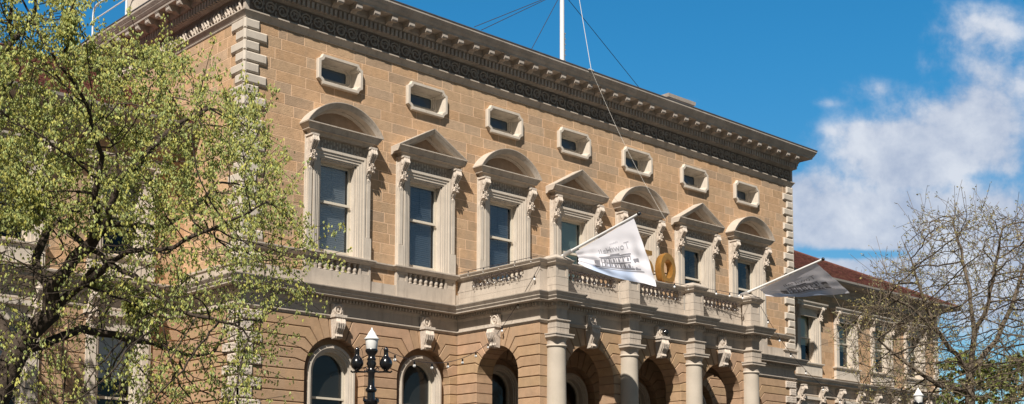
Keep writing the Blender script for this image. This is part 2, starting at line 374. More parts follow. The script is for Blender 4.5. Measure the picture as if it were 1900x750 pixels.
# ---- ashlar blocks: rows of real blocks with pale joints, cut round openings
def cut(rects, hole):
    out = []
    hx0, hx1, hz0, hz1 = hole
    for x0, x1, z0, z1 in rects:
        if x1 <= hx0 or x0 >= hx1 or z1 <= hz0 or z0 >= hz1: out.append((x0, x1, z0, z1)); continue
        if x0 < hx0: out.append((x0, hx0, z0, z1))
        if x1 > hx1: out.append((hx1, x1, z0, z1))
        a, b = max(x0, hx0), min(x1, hx1)
        if z0 < hz0: out.append((a, b, z0, hz0))
        if z1 > hz1: out.append((a, b, hz1, z1))
    return out
def ashlar(mb, x0, x1, z0, z1, holes=(), h=.315, put=None, wmin=.5, wmax=1.5, g=.012):
    rows = int(round((z1-z0)/h)); hh = (z1-z0)/rows
    for r in range(rows):
        a = x0 - random.uniform(0, .6)
        while a < x1:
            w = random.choice([random.uniform(wmin, wmax), random.uniform(.7, 1.1), random.uniform(.25, .45) if random.random() < .3 else 1.0])
            b = a+w
            q0, q1 = max(a, x0), min(b, x1)
            if q1-q0 > .04:
                tint = rt(); rc = [(q0+g, q1-g, z0+r*hh+g, z0+(r+1)*hh-g)]
                for hole in holes: rc = cut(rc, hole)
                for (p0, p1, s0, s1) in rc:
                    if p1-p0 > .02 and s1-s0 > .02: put(mb, p0, p1, s0, s1, tint)
            a = b
def put_front(y):
    def f(mb, a, b, s, t, tint):
        mb.box(a, b, y-.0035-random.uniform(0, .002), y+.02, s, t, tint)
    return f
def put_side(x):
    def f(mb, a, b, s, t, tint):   # faces -x, a..b along y
        q = MB().box(a, b, -.004, .02, s, t, tint)
        n = len(mb.v); mb.v += [(x+yy, xx, zz) for xx, yy, zz in q.v]; mb.f += [tuple(i+n for i in ff) for ff in q.f]; mb.t += q.t
    return f
def wall_sheet(mb, x0, x1, z0, z1, holes, y, thick=.3):
    """wall with rectangular openings, openings given as (x0,x1,z0,z1); real thickness with reveals"""
    rc = [(x0, x1, z0, z1)]
    xs = sorted({x0, x1} | {v for h_ in holes for v in h_[:2]}); zs = sorted({z0, z1} | {v for h_ in holes for v in h_[2:]})
    for i in range(len(xs)-1):
        for j in range(len(zs)-1):
            cx_, cz_ = (xs[i]+xs[i+1])/2, (zs[j]+zs[j+1])/2
            if any(h_[0] < cx_ < h_[1] and h_[2] < cz_ < h_[3] for h_ in holes): continue
            mb.box(xs[i], xs[i+1], y, y+thick, zs[j], zs[j+1])

# main upper wall
ZU0, ZU1 = 8.3, 15.72
upper_holes = [(c-.66, c+.66, 9.3, 12.12) for c in BX]; attic_holes = [(c-.69, c+.69, 14.42, 15.09) for c in BX]
mb = MB(); wall_sheet(mb, .002, L-.002, ZU0, ZU1, upper_holes+attic_holes, -.0005, .4)
mb.box(.0, .4, .41, DEEP, ZU0, 17.0); mb.box(L-.4, L-.01, .41, DEEP, ZU0, 17.0); mb.box(.0, .39, .02, .409, ZU0, 15.7); mb.box(.01, L-.01, DEEP, DEEP+.3, 0, 17.0)
mb.box(.4, L-.4, .012, .4, 15.73, 17.0)
mb.build('wall', M['mortar'], hall)
mb = MB(); ashlar(mb, 0, L, 8.7, 15.63, upper_holes+attic_holes+[(c-.72, c+.72, 14.40, 15.1) for c in BX], .315, put_front(0))
ashlar(mb, 0, DEEP, 8.7, 15.63, [], .315, put_side(0.0))
mb.build('ashlar_facing', M['block'], hall)
rm = MB(); rm.box(.5, L-.5, 1.5, 1.55, 8.3, 16.5); rm.box(.5, L-.5, .42, 1.5, 13.3, 13.4); rm.box(.5, L-.5, .42, 1.5, 8.35, 8.4)
for i in range(8): rm.box(1.5+3.3*i-.03, 1.5+3.3*i+.03, .42, 1.5, 8.4, 16.4)
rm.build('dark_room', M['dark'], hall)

# ---- quoins
def quoins(z0, n, h, w_long, w_short, proud, parent, xc, yc, sx, mat, name, first_long=True, side_long=None, bev=.045):
    mb = MB()
    for i in range(n):
        lo = (i % 2 == 0) == first_long
        w = w_long if lo else w_short; ws = (w_short if lo else w_long)
        za, zb = z0+i*h+.014, z0+(i+1)*h-.014
        mb.bbox(min(xc+sx*proud*-1, xc+sx*w), max(xc-sx*proud, xc+sx*w), yc-proud, yc+.01, za, zb, bev)
        # the return face
        q = MB().bbox(yc-proud+.003, yc+ws, -proud-.002, .01, za+.002, zb-.002, bev)
        st = len(mb.v)
        if sx > 0: mb.v += [(xc+yy, xx, zz) for xx, yy, zz in q.v]
        else: mb.v += [(xc-yy, xx, zz) for xx, yy, zz in q.v]
        mb.f += [tuple(k+st for k in ff) for ff in q.f]; mb.t += q.t
    return mb.build(name, mat, parent)
NQ = 22; HQ = (15.62-8.72)/NQ
quoins(8.72, NQ, HQ, .68, .43, .075, hall, 0, 0, 1, M['trimclean'], 'quoins')
quoins(8.72, NQ, HQ, .62, .38, .075, hall, L, 0, -1, M['trimclean'], 'quoins')

# ---- main cornice
corn = MB()
ring = [(0.0, DEEP), (0, 0), (L, 0), (L, DEEP)]
corn_prof = [(-.3, 16.34), (.06, 16.34), (.10, 16.37), (.17, 16.39), (.17, 16.60), (.24, 16.63), (.27, 16.67), (.27, 16.84), (.65, 16.84), (.65, 16.83), (.655, 16.828), (.665, 16.875), (.665, 16.895), (.68, 16.90), (.735, 16.985), (.735, 17.0), (.745, 17.01), (.80, 17.10), (.805, 17.17), (-.3, 17.17)]
corn.sweep(ring, corn_prof, 1)
cornice = corn.build('cornice', M['cornice'], hall)
dm = MB()
x = .02-.25
while x < L+.2: dm.box(x, x+.085, -.25, -.15, 16.39, 16.585); x += .16
y = -.1
while y < DEEP: dm.box(-.25, -.15, y, y+.085, 16.39, 16.585); y += .16
tag(dm.build('dentils', M['cornice'], cornice), kind='stuff')
# base moulding under the frieze
MB().sweep(ring, [(-.2, 15.62), (.02, 15.62), (.035, 15.645), (.035, 15.665), (.115, 15.79), (.135, 15.80), (.135, 15.835), (-.2, 15.835)], 1).build('architrave', M['trim'], hall)
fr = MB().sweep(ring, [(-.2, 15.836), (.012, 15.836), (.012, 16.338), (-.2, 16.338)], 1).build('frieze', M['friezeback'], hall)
def scroll(n_, plane, length, off):
    mb = MB(); p = .40; k = int(length/p); tints = [(1, 1, 1)]
    for i in range(k):
        c = off+(i+.5)*length/k
        pts = []
        for j in range(15):
            a = j/14*2*math.pi*1.55+(0 if i % 2 else math.pi); r = .175*(1-.035*j) if j < 10 else .175*(.66-.12*(j-9))
            pts.append((c+r*math.cos(a), -.045, 16.09+(1 if i % 2 else -1)*r*math.sin(a)))
        mb.tube(pts, [.027]*12+[.022, .02, .035], 5)
        for _ in range(4):
            a = random.uniform(0, 6.28); mb.blob((c+.085*math.cos(a), -.03, 16.09+.085*math.sin(a)), (.035, .03, .045), 5, 3)
        for q in (-1, 1):
            mb.tube([(c+p*.5, -.02, 16.09+q*.05), (c+p*.42, -.035, 16.09+q*.14), (c+p*.5, -.025, 16.09+q*.22)], [.03, .022, .012], 4)
    if plane == 'side':
        mb.v = [(yy, L_-xx if False else xx, zz) for xx, yy, zz in mb.v for L_ in (0,)]
    return mb
a_ = scroll(0, 'front', L-.3, .15)
a_.build('scroll_relief', M['frieze'], fr)
sm = MB()
for i in range(int((DEEP-.5)/.16)):       # leafy relief of the side frieze
    c = .25+i*.16; hgt = random.uniform(.12, .2)
    sm.tube([(-.02, c-.05, 15.9), (-.06, c+.0, 15.98+hgt*.5), (-.05, c+.07*random.choice((-1, 1)), 16.02+hgt)], [.03, .05, .015], 5)
    sm.blob((-.04, c+.05, 15.95+random.uniform(0, .1)), (.05, .045, .05), 5, 3)
sm.build('leaf_relief', M['carve'], fr)
MB().box(-.055, .07, -.055, .07, 15.837, 16.337).build('corner_post', M['trim'], fr)
MB().box(L-.07, L+.055, -.055, .07, 15.837, 16.337).build('corner_post', M['trim'], fr)
# modillions
mo = MB()
prof = [(-.625, 16.838), (-.625, 16.70), (-.60, 16.66), (-.50, 16.655), (-.42, 16.69), (-.36, 16.66), (-.30, 16.62), (-.255, 16.61), (-.255, 16.838)]
mo.prism(prof, -.105, .105, 'x'); mo.box(-.12, .12, -.64, -.26, 16.80, 16.837)
mo.move(0, 0, 0)
mod0 = mo.build('modillion', M['cornice'], cornice); k = 0
xs_ = [.14+.6575*i for i in range(40)]
mod0.location = (xs_[0], 0, 0)
for x in xs_[1:]:
    if x < L: inst(mod0, cornice, (x, 0, 0))
for i in range(20):
    c = inst(mod0, cornice, (0, .14+.6575*i, 0)); c.rotation_euler = (0, 0, -math.pi/2)
for i in range(4):
    c = inst(mod0, cornice, (L, .14+.6575*i, 0)); c.rotation_euler = (0, 0, math.pi/2)
# roof deck, chimneys
MB().box(.1, L-.1, .1, DEEP-.1, 17.0, 17.12).build('roof_deck', M['lead'], hall)
MB().sweep(ring, [(.3, 17.171), (.82, 17.171), (.82, 17.20), (.3, 17.215)], 1).build('capping', M['lead'], hall)
ch = MB().box(20.95, 22.1, 2.3, 3.5, 17.1, 18.62)
ch = ch.build('chimney', M['trim'], hall)
MB().sweep([(20.95, 3.5), (20.95, 2.3), (22.1, 2.3), (22.1, 3.5), (20.95, 3.5)][:4], [(-.1, 18.6), (.06, 18.62), (.12, 18.7), (.28, 18.78), (.30, 18.92), (-.3, 18.97)], 1).build('chimney_cap', M['cornice'], ch)
ch = MB().box(0.5, 2.2, 6.6, 8.55, 17.1, 19.6).build('chimney', M['trimclean'], hall)

# ---- attic windows: octagonal moulded frame, small recessed light
def oct_poly(hw, hh, c, notch=True):
    return [(-hw, -hh+c), (-hw+c, -hh), (hw-c, -hh), (hw, -hh+c), (hw, hh-c), (hw-c, hh), (-hw+c, hh), (-hw, hh-c)]
def oct_ear(hw, hh, c):
    e = c*.45
    return [(-hw, -hh+c), (-hw+e, -hh+c*.8), (-hw+c*.8, -hh+e), (-hw+c, -hh), (hw-c, -hh), (hw-c*.8, -hh+e), (hw-e, -hh+c*.8), (hw, -hh+c),
            (hw, hh-c), (hw-e, hh-c*.8), (hw-c*.8, hh-e), (hw-c, hh), (-hw+c, hh), (-hw+c*.8, hh-e), (-hw+e, hh-c*.8), (-hw, hh-c)]
def loft(loops, closed_end=False):
    """loops of (x,z) at depth y"""
    mb = MB(); n = len(loops[0][0]); v = []; f = []
    for poly, y in loops: v += [(x, y, z) for x, z in poly]
    for j in range(len(loops)-1):
        for i in range(n): f.append((j*n+i, j*n+(i+1) % n, (j+1)*n+(i+1) % n, (j+1)*n+i))
    return mb.add(v, f)
def attic_window():
    def sh(pl): return [(x, z+.07) for x, z in pl]
    loops = [(oct_ear(.80, .455, .16), .0), (oct_ear(.80, .455, .16), -.09), (oct_ear(.785, .44, .155), -.125), (oct_ear(.705, .365, .13), -.125), (oct_ear(.70, .36, .128), -.10), (oct_ear(.68, .34, .12), -.09), (oct_ear(.67, .33, .115), -.02),
             ([(x, z+.02) for x, z in oct_ear(.64, .30, .09)], .24), (sh(oct_ear(.58, .23, .06)), .25), (sh(oct_ear(.57, .22, .05)), .29), (sh(oct_ear(.53, .19, .04)), .30), (sh(oct_ear(.53, .19, .04)), .42)]
    w = loft(loops).build('attic_window', M['trimclean'], hall)
    fr_ = loft([(sh(oct_poly(.56, .24, .05)), .33), (sh(oct_poly(.49, .16, .04)), .33), (sh(oct_poly(.49, .16, .04)), .36)]).build('sash', M['sash'], w)
    MB().quad(-.52, .52, .35, -.14, .28).build('pane', M['glassdark'], w, recalc=False)
    MB().box(-.52, .52, .38, .382, -.14, .28).build('blind', M['blind_blue'], w)
    return w
aw = attic_window(); aw.location = (BX[0], 0, 14.75)
for c in BX[1:]: copy_tree(aw, hall, (c, 0, 14.75))

# ---- consoles (scroll brackets with leafwork)
def console_mb(z1=12.68, z0=11.62, w=.24, d=.38, rs=random.Random(3)):
    mb = MB(); h = z1-z0
    prof = [(.0, z1), (-d, z1), (-d-.01, z1-.06), (-d+.0, z1-.10), (-d-.03, z1-.2), (-d*.85, z1-.34), (-d*.62, z1-.45), (-d*.6, z1-.58), (-d*.62, z1-.66), (-d*.42, z1-.78), (-d*.28, z1-.9), (-d*.2, z0+.06), (-.03, z0), (0, z0)]
    mb.prism(prof, -w/2+.03, w/2-.03, 'x')
    mb.box(-w/2, w/2, -d-.02, -.0, z1-.055, z1-.002)
    for k in (-1, 0, 1):      # three reeds down the scroll
        mb.tube([(k*.075, -d-.015, z1-.08), (k*.078, -d-.05, z1-.2), (k*.075, -d*.86, z1-.34), (k*.06, -d*.66, z1-.47)], [.03, .037, .033, .02], 6)
    for k in (-1, 1):
        mb.lathe([(.07, -.012), (.075, 0), (.02, .012)], (0, 0, 0), 8)
        st = len(mb.v)-24
        mb.v[st:] = [(k*(w/2-.022)+zz*k, -d*.78+xx, z1-.2+yy) for xx, yy, zz in mb.v[st:]]
    for _ in range(26):       # leaf cluster
        a = rs.uniform(-1, 1)*.105; t = rs.random(); zz = z1-.46-t*.26; yy = -d*.62-rs.uniform(0, .07)
        mb.blob((a, yy, zz), (rs.uniform(.022, .04), .04, rs.uniform(.025, .045)), 5, 3)
    for _ in range(9):
        t = rs.random(); mb.blob((rs.uniform(-.06, .06)*(1-t*.5), -d*.45+t*.09, z1-.74-t*.16), (.035, .04, .045), 5, 3)
    mb.blob((0, -d*.24, z0+.1), (.06, .06, .09), 7, 4); mb.blob((0, -.05, z0-.0), (.04, .04, .05), 6, 4)
    return mb
console_mesh = console_mb().mesh('bracket', M['carve'])
def bracket(parent, x, name='bracket'):
    o = bpy.data.objects.new(name, console_mesh); COL.objects.link(o); o.parent = parent; o.location = (x, 0, 0); return o

def upper_window_surround():
    mb = MB()
    for s_ in (-1, 1):
        def X(a, b): return (min(s_*a, s_*b), max(s_*a, s_*b))
        # outer strip carrying the console, with a taller base block
        x0, x1 = X(.955, 1.12); mb.box(x0, x1, -.13, .02, 9.32, 11.75); x0, x1 = X(.935, 1.14); mb.box(x0, x1, -.16, .02, 9.32, 9.98)
        x0, x1 = X(.98, 1.095); mb.box(x0, x1, -.15, -.12, 9.99, 11.6)
        x0, x1 = X(.9, 1.15); mb.box(x0, x1, -.055, .02, 9.32, 12.7)
        # stepped architrave
        for (a, b, d) in ((.86, .92, .155), (.78, .86, .125), (.70, .78, .10), (.655, .70, .075)):
            x0, x1 = X(a, b); mb.box(x0, x1, -d, .02, 9.32, 12.1+(a-.655))
        x0, x1 = X(.60, .66); mb.box(x0, x1, -.03, .30, 9.32, 12.12)
    for (a, b, d) in ((12.305, 12.38, .155), (12.225, 12.305, .125), (12.145, 12.225, .10), (12.10, 12.145, .075)):
        q = .86+(b-12.305) if b > 12.3 else .78+(b-12.225) if b > 12.22 else .7+(b-12.145) if b > 12.14 else .66
        mb.box(-.92, .92, -d, .02, a, b)
    mb.box(-.92, .92, -.075, .02, 12.38, 12.42)
    mb.box(-.66, .66, -.03, .30, 12.06, 12.10+.0)
    # frieze and bed of the little cornice
    mb.box(-.92, .92, -.04, .02, 12.42, 12.72)
    return mb
def window_cornice():
    mb = MB()
    P_ = [(-1.04, .02), (-1.04, -.16), (1.04, -.16), (1.04, .02)]
    mb.sweep(P_, [(-.1, 12.70), (.02, 12.70), (.05, 12.74), (.08, 12.80), (.19, 12.81), (.19, 12.84), (.20, 12.845), (.275, 12.965), (.30, 12.97), (.30, 13.0), (-.1, 13.02)], 1)
    x = -.9
    while x < .9: mb.box(x, x+.05, -.19, -.05, 12.705, 12.79); x += .085
    return mb
def arc_pts(hw, z0, rise, n=24):
    Rr = (hw*hw+rise*rise)/(2*rise); zc = z0+rise-Rr; am = math.asin(min(1, hw/Rr)); pts = []; nr = []
    for i in range(n+1):
        a = -am+2*am*i/n; pts.append((Rr*math.sin(a), zc+Rr*math.cos(a))); nr.append((math.sin(a), math.cos(a)))
    return pts, nr
def seg_pediment():
    mb = window_cornice(); pts, nr = arc_pts(1.345, 12.995, .77)
    prof = [(0, -.02), (0, .465), (.018, .465), (.075, .425), (.078, .415), (.09, .41), (.135, .375), (.137, .365), (.155, .36), (.157, .13), (.185, .125), (.22, .07), (.225, -.02)]
    mb.rake(pts, nr, prof)
    p2 = [(x*.80, 12.98+(z-12.98)*.72) for x, z in pts]
    poly = [(-.99, 12.99)]+[(x*.80, 12.99+(z-12.99)*.78) for x, z in pts]+[(.99, 12.99)]
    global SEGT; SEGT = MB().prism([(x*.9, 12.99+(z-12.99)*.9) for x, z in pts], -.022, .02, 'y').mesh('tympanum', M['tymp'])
    return mb
def tri_pediment():
    mb = window_cornice(); hw = 1.345; rise = .75; z0 = 12.995; l = math.hypot(hw, rise); nx, nz = rise/l, hw/l
    k = 1/nz
    pts = [(-hw, z0), (0, z0+rise), (hw, z0)]; nr = [(0, k), (0, k), (0, k)]
    prof = [(0, -.02), (0, .465), (.018, .465), (.075, .425), (.078, .415), (.09, .41), (.135, .375), (.137, .365), (.155, .36), (.157, .13), (.185, .125), (.22, .07), (.225, -.02)]
    mb.rake(pts, nr, prof)
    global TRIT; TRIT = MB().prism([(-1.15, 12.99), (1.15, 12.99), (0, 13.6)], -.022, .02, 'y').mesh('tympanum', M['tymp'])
    return mb
surround_mesh = upper_window_surround().mesh('window', M['trimclean'])
seg_mesh = seg_pediment().mesh('pediment', M['trim']); tri_mesh = tri_pediment().mesh('pediment', M['trim'])
tm = MB()
x = -.84
while x < .84:
    tm.box(x, x+.025, -.055, -.035, 12.44, 12.68); tm.blob((x+.055, -.05, 12.5+random.random()*.12), (.022, .02, .04), 5, 3); x += .105
frz_mesh = tm.mesh('frieze_panel', M['frieze'])
sa = MB()
for s_ in (-1, 1): sa.box(min(s_*.52, s_*.60), max(s_*.52, s_*.60), .17, .26, 9.36, 12.08)
sa.box(-.6, .6, .16, .26, 9.33, 9.50); sa.box(-.6, .6, .18, .26, 11.98, 12.08); sa.box(-.53, .53, .13, .24, 10.86, 10.93); sa.box(-.54, .54, .11, .14, 10.85, 10.885)
sash_mesh = sa.mesh('sash', M['sash'])
pane_mesh = MB().quad(-.53, .53, .215, 9.45, 12.05).mesh('pane', M['glass'])
def blind_mesh(z0, z1, mat, pitch=.062, tilt=1.12):
    mb = MB(); n = int((z1-z0)/(pitch*.5)); v = []
    for k in range(n+1):
        z = z1-(z1-z0)*k/n; y = .30-.010*(k % 2); v += [(-.5, y, z), (.5, y, z)]
    mb.add(v, [(2*k, 2*k+1, 2*k+3, 2*k+2) for k in range(n)])
    for xx in (-.3, .3): mb.box(xx-.004, xx+.004, .295, .305, z0, z1)
    mb.tube([(.02, .28, z1), (.0, .27, (z0+z1)/2), (.03, .27, (z0+z1)/2-.12), (.0, .275, (z0+z1)/2+.1)], .006, 4)
    return mb.mesh('blind', mat)
def link(name, me, parent, loc=(0, 0, 0)):
    o = bpy.data.objects.new(name, me); COL.objects.link(o); o.parent = parent; o.location = loc; return o
blinds = [blind_mesh(9.5, 12.0, M['blind_grey']), blind_mesh(9.5, 12.0, M['blind_blue']), blind_mesh(9.5, 12.0, M['blind_blue'], .066, 1.0),
          MB().box(-.5, .5, .30, .305, 9.6, 12.0).mesh('blind', M['blind_green']), blind_mesh(9.6, 12.0, M['blind_dark']), blind_mesh(9.9, 12.0, M['blind_dark']), blind_mesh(9.7, 12.0, M['blind_dark'])]
for i, c in enumerate(BX):
    w = link('window', surround_mesh, hall, (c, 0, 0))
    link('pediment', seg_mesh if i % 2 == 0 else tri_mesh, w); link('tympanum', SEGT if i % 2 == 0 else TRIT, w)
    link('frieze_panel', frz_mesh, w); link('sash', sash_mesh, w); link('pane', pane_mesh, w); link('blind', blinds[i], w)
    bracket(w, -1.035); bracket(w, 1.035)

# ---- sill course and blind balustrades on the wall (bays outside the portico)
def balmesh(h=.30, r=.07):
    mb = MB(); prof = [(r*.95, 0), (r*.95, .03), (r*.6, .04), (r*.75, .07), (r*1.0, .11), (r*.9, .15), (r*.5, .19), (r*.42, .22), (r*.62, .25), (r*.5, .262), (r*.85, .27), (r*.85, h)]
    mb.lathe([(a, b*h/.3) for a, b in prof], (0, 0, 0), 10, tint=(1, 1, 1)); return mb.mesh('baluster', M['trim'], 50)
bal = balmesh()
sill_prof = [(-.1, 9.165), (.03, 9.165), (.06, 9.215), (.085, 9.22), (.12, 9.275), (.13, 9.28), (.13, 9.32), (-.1, 9.345)]
def sill(path, name='sill_course'): MB().sweep(path, sill_prof, 1).build(name, M['trim'], hall)
def lvl(cs, xs, xe):
    path = [(xs, 0)]
    for c in cs: path += [(c-1.16, 0), (c-1.16, -.13), (c+1.16, -.13), (c+1.16, 0)]
    return path+[(xe, 0)]
sill(lvl(BX[:2], .08, PXA-.1)); sill(lvl(BX[5:], PXB+.1, L-.08))
for c in BX[:2]+BX[5:]:
    ap = MB()
    ap.box(c-1.16, c+1.16, -.13, .0, 8.355, 8.845)
    for s_ in (-1, 1):
        a, b = (c-1.16, c-.74) if s_ < 0 else (c+.74, c+1.16)
        ap.box(a, b, -.10, .0, 8.846, 9.16)
        ap.box(a, a+.07, -.13, -.10, 8.846, 9.16); ap.box(b-.07, b, -.13, -.10, 8.846, 9.16)
        ap.box(a+.07, b-.07, -.13, -.10, 9.10, 9.16); ap.box(a+.07, b-.07, -.13, -.10, 8.846, 8.88)
    ap.box(c-.74, c+.74, -.005, .03, 8.846, 9.16)
    ap = ap.build('window_apron', M['trim'], hall)
    for k in range(7): link('baluster', bal, ap, (c-.62+k*.205, -.075, 8.85))
def plinth(*a): MB().box(*a).build('plinth_block', M['trim'], hall)
for (a, b) in ((.71, BX[0]-1.17), (BX[0]+1.17, BX[1]-1.17), (BX[1]+1.17, PXA), (PXB, BX[5]-1.17), (BX[5]+1.17, BX[6]-1.17), (BX[6]+1.17, L-.81)):
    if b-a > .05: plinth(a, b, -.075, .0, 8.355, 8.718)
plinth(-.10, .7, -.10, WD+2, 8.354, 8.66); plinth(L-.8, L+.10, -.10, 0, 8.354, 8.66); plinth(L-.86, L+.16, -.16, .2, 8.661, 8.72); plinth(-.14, .76, -.14, WD+2, 8.661, 8.72)

# ---- ground storey entablature: one mitred run round wall, portico and its forward breaks
def ent_path(breaks=True):
    p = [(0, WD), (0, 0), (PXA, 0), (PXA, PYF)]
    b = .34
    p[3] = (PXA, PYF)
    for i, c in enumerate(CX):
        hw = .215
        p += [(c-hw, PYF), (c-hw, PYF-b), (c+hw, PYF-b), (c+hw, PYF)]
    p += [(PXB, PYF), (PXB, 0), (L, 0), (L, WD)]
    return p
EP = ent_path()
ent = MB().sweep(EP, [(-.3, 7.57), (.0, 7.57), (.0, 7.86), (.03, 7.90), (.06, 7.93), (.06, 8.05), (.14, 8.07), (.33, 8.075), (.33, 8.11), (.335, 8.115), (.375, 8.175), (.375, 8.20), (.38, 8.205), (.435, 8.29), (.44, 8.315), (.10, 8.35), (-.3, 8.35)], 1).build('entablature', M['trim'], hall)
MB().sweep(EP, [(-.3, 7.455), (.02, 7.455), (.06, 7.515), (.085, 7.52), (.085, 7.55), (.02, 7.572), (-.3, 7.572)], 1).build('string_course', M['trim'], hall)
dm = MB()
for (a, b) in zip(EP[:-1], EP[1:]):
    ln = math.hypot(b[0]-a[0], b[1]-a[1]); ux, uy = (b[0]-a[0])/ln, (b[1]-a[1])/ln; nx, ny = uy, -ux
    k = max(1, int(round(ln/.115)))
    for i in range(k):
        t = (i+.5)*ln/k; cx_, cy_ = a[0]+ux*t+nx*.095, a[1]+uy*t+ny*.095
        if abs(ux) > .5: dm.box(cx_-.03, cx_+.03, cy_-.035, cy_+.035, 7.955, 8.045)
        else: dm.box(cx_-.035, cx_+.035, cy_-.03, cy_+.03, 7.955, 8.045)
tag(dm.build('dentils', M['trim'], ent), kind='stuff')

# ---- rusticated ground storey: real voussoirs and courses with open joints
def offset_poly(poly, d):
    n = len(poly); A = sum(poly[i][0]*poly[(i+1) % n][1]-poly[(i+1) % n][0]*poly[i][1] for i in range(n))
    s_ = 1 if A > 0 else -1; out = []
    for i in range(n):
        p0, p1, p2 = poly[i-1], poly[i], poly[(i+1) % n]
        def nn(a, b):
            dx, dz = b[0]-a[0], b[1]-a[1]; l = math.hypot(dx, dz) or 1e-9; return (-dz/l*s_, dx/l*s_)
        a = nn(p0, p1); b = nn(p1, p2); k = 1+a[0]*b[0]+a[1]*b[1]; k = max(k, .35)
        out.append((p1[0]+(a[0]+b[0])/k*d, p1[1]+(a[1]+b[1])/k*d))
    return out
JZ = [7.455, 7.12, 6.81, 6.50, 6.19, 5.88, 5.57, 5.26, 4.95, 4.64, 4.33, 4.02, 3.71, 3.40, 3.09, 2.78, 2.47, 2.16, 1.85, 1.54, 1.23, .92, .61, .3]
def arch_spec(c, Rr, spring): return (c, Rr, spring)
ANG = [0, 13, 28, 42, 55]           # joint angles of the springing voussoirs
def edge_right_of(arch, k):
    """right side of an arch between joint k (top) and k+1: list of (x,z) going from top to bottom"""
    c, Rr, sp = arch; zt, zb = JZ[k], JZ[k+1]
    def joint(z):
        j = (z-sp)/.31
        if z <= sp+.02: return [(c+Rr, z)], None
        idx = min(4, int(round(j))); 
        an = R(ANG[max(1, idx)]); ax, az = c+Rr*math.cos(an), sp+Rr*math.sin(an)
        rr = (z-sp)/math.sin(an); bx = c+rr*math.cos(an)
        return [(bx, z), (ax, az)], an
    t, ta = joint(zt) if k > 0 else (None, None)
    b_, ba = joint(zb)
    return t, ta, b_, ba
def rustic(mb, x0, x1, arches, depth, tints=True, gap=.014):
    """courses from x0 to x1 (local x) with arches; written in xz, extruded from y=-.03 to depth"""
    feats = [('e', x0)]+[('a', a) for a in arches]+[('e', x1)]
    for i in range(len(feats)-1):
        l, r = feats[i], feats[i+1]
        for k in range(len(JZ)-1):
            zt, zb = JZ[k], JZ[k+1]
            def side(ft, sgn):
                if ft[0] == 'e': return [(ft[1], zt), (ft[1], zb)]
                c, Rr, sp = ft[1]
                if k == 0:
                    an0 = R(69); top = [(c+sgn*(zt-sp)/math.tan(an0), zt)]; start = 69
                    top += [(c+sgn*Rr*math.cos(an0), sp+Rr*math.sin(an0))]
                elif zt <= sp+.06: top = [(c+sgn*Rr, zt)]; start = 0
                else:
                    j = max(1, min(4, int(round((zt-sp)/.31)))); an = min(R(ANG[j]), math.asin(min(.95, .82*(zt-sp)/Rr))); top = [(c+sgn*(zt-sp)/math.tan(an), zt), (c+sgn*Rr*math.cos(an), sp+Rr*math.sin(an))]; start = math.degrees(an)
                if zb <= sp+.06: bot = [(c+sgn*Rr, zb)]; end = 0
                else:
                    j = max(1, min(4, int(round((zb-sp)/.31)))); an = min(R(ANG[j]), math.asin(min(.95, .82*(zb-sp)/Rr))); bot = [(c+sgn*Rr*math.cos(an), sp+Rr*math.sin(an)), (c+sgn*(zb-sp)/math.tan(an), zb)]; end = math.degrees(an)
                mid = []
                if start > end:
                    m_ = 4
                    for q in range(1, m_):
                        an = R(start+(end-start)*q/m_); mid.append((c+sgn*Rr*math.cos(an), sp+Rr*math.sin(an)))
                if end == 0 and zb < sp-.06 and start > 0: mid.append((c+sgn*Rr, sp))
                return top+mid+bot
            ls = side(l, 1); rs_ = side(r, -1)
            poly = ls+rs_[::-1]
            w = max(p[0] for p in poly)-min(p[0] for p in poly)
            if w < .03: continue
            q = random.uniform(.93, 1.07); tint = (q, q*random.uniform(.97, 1.02), q*random.uniform(.94, 1.03))
            ip = offset_poly(poly, gap)
            ip2 = offset_poly(poly, gap+.012)
            n = len(poly)
            v = [(x, -.022, z) for x, z in ip]+[(x, -.034, z) for x, z in ip2]+[(x, depth, z) for x, z in ip]
            f = [tuple(range(n, 2*n))]+[(j, (j+1) % n, n+(j+1) % n, n+j) for j in range(n)]+[(j, 2*n+j, 2*n+(j+1) % n, (j+1) % n) for j in range(n)]
            mb.add(v, f, tint)
    for (c, Rr, sp) in arches:      # radial voussoirs round the crown
        cuts = [69, 81, 99, 111]
        for a0, a1 in zip(cuts[:-1], cuts[1:]):
            zt = JZ[0]
            def tp(a): return (c+(zt-sp)/math.tan(R(a)), zt)
            poly = [tp(a0)]+[(c+Rr*math.cos(R(a0+(a1-a0)*q/4)), sp+Rr*math.sin(R(a0+(a1-a0)*q/4))) for q in range(5)]+[tp(a1)]
            ip = offset_poly(poly, gap); ip2 = offset_poly(poly, gap+.012); n = len(poly); q = random.uniform(.94, 1.06)
            v = [(x, -.022, z) for x, z in ip]+[(x, -.034, z) for x, z in ip2]+[(x, depth, z) for x, z in ip]
            f = [tuple(range(n, 2*n))]+[(j, (j+1) % n, n+(j+1) % n, n+j) for j in range(n)]+[(j, 2*n+j, 2*n+(j+1) % n, (j+1) % n) for j in range(n)]
            mb.add(v, f, (q, q, q))
def arch_back(mb, x0, x1, arches, y0, y1, z0=.0, z1=7.56, grow=.03):
    """solid wall behind the joints, with arched openings"""
    xs = [x0]
    for (c, Rr, sp) in arches:
        r_ = Rr+grow
        mb.box(xs[-1], c-r_, y0, y1, z0, z1); 
        pts = [(c+r_*math.cos(math.pi*i/20), sp+r_*math.sin(math.pi*i/20)) for i in range(21)]
        for a, b in zip(pts[:-1], pts[1:]):
            mb.prism([(b[0], b[1]), (a[0], a[1]), (a[0], z1), (b[0], z1)], y0, y1, 'y')
        xs.append(c+r_)
    mb.box(xs[-1], x1, y0, y1, z0, z1)
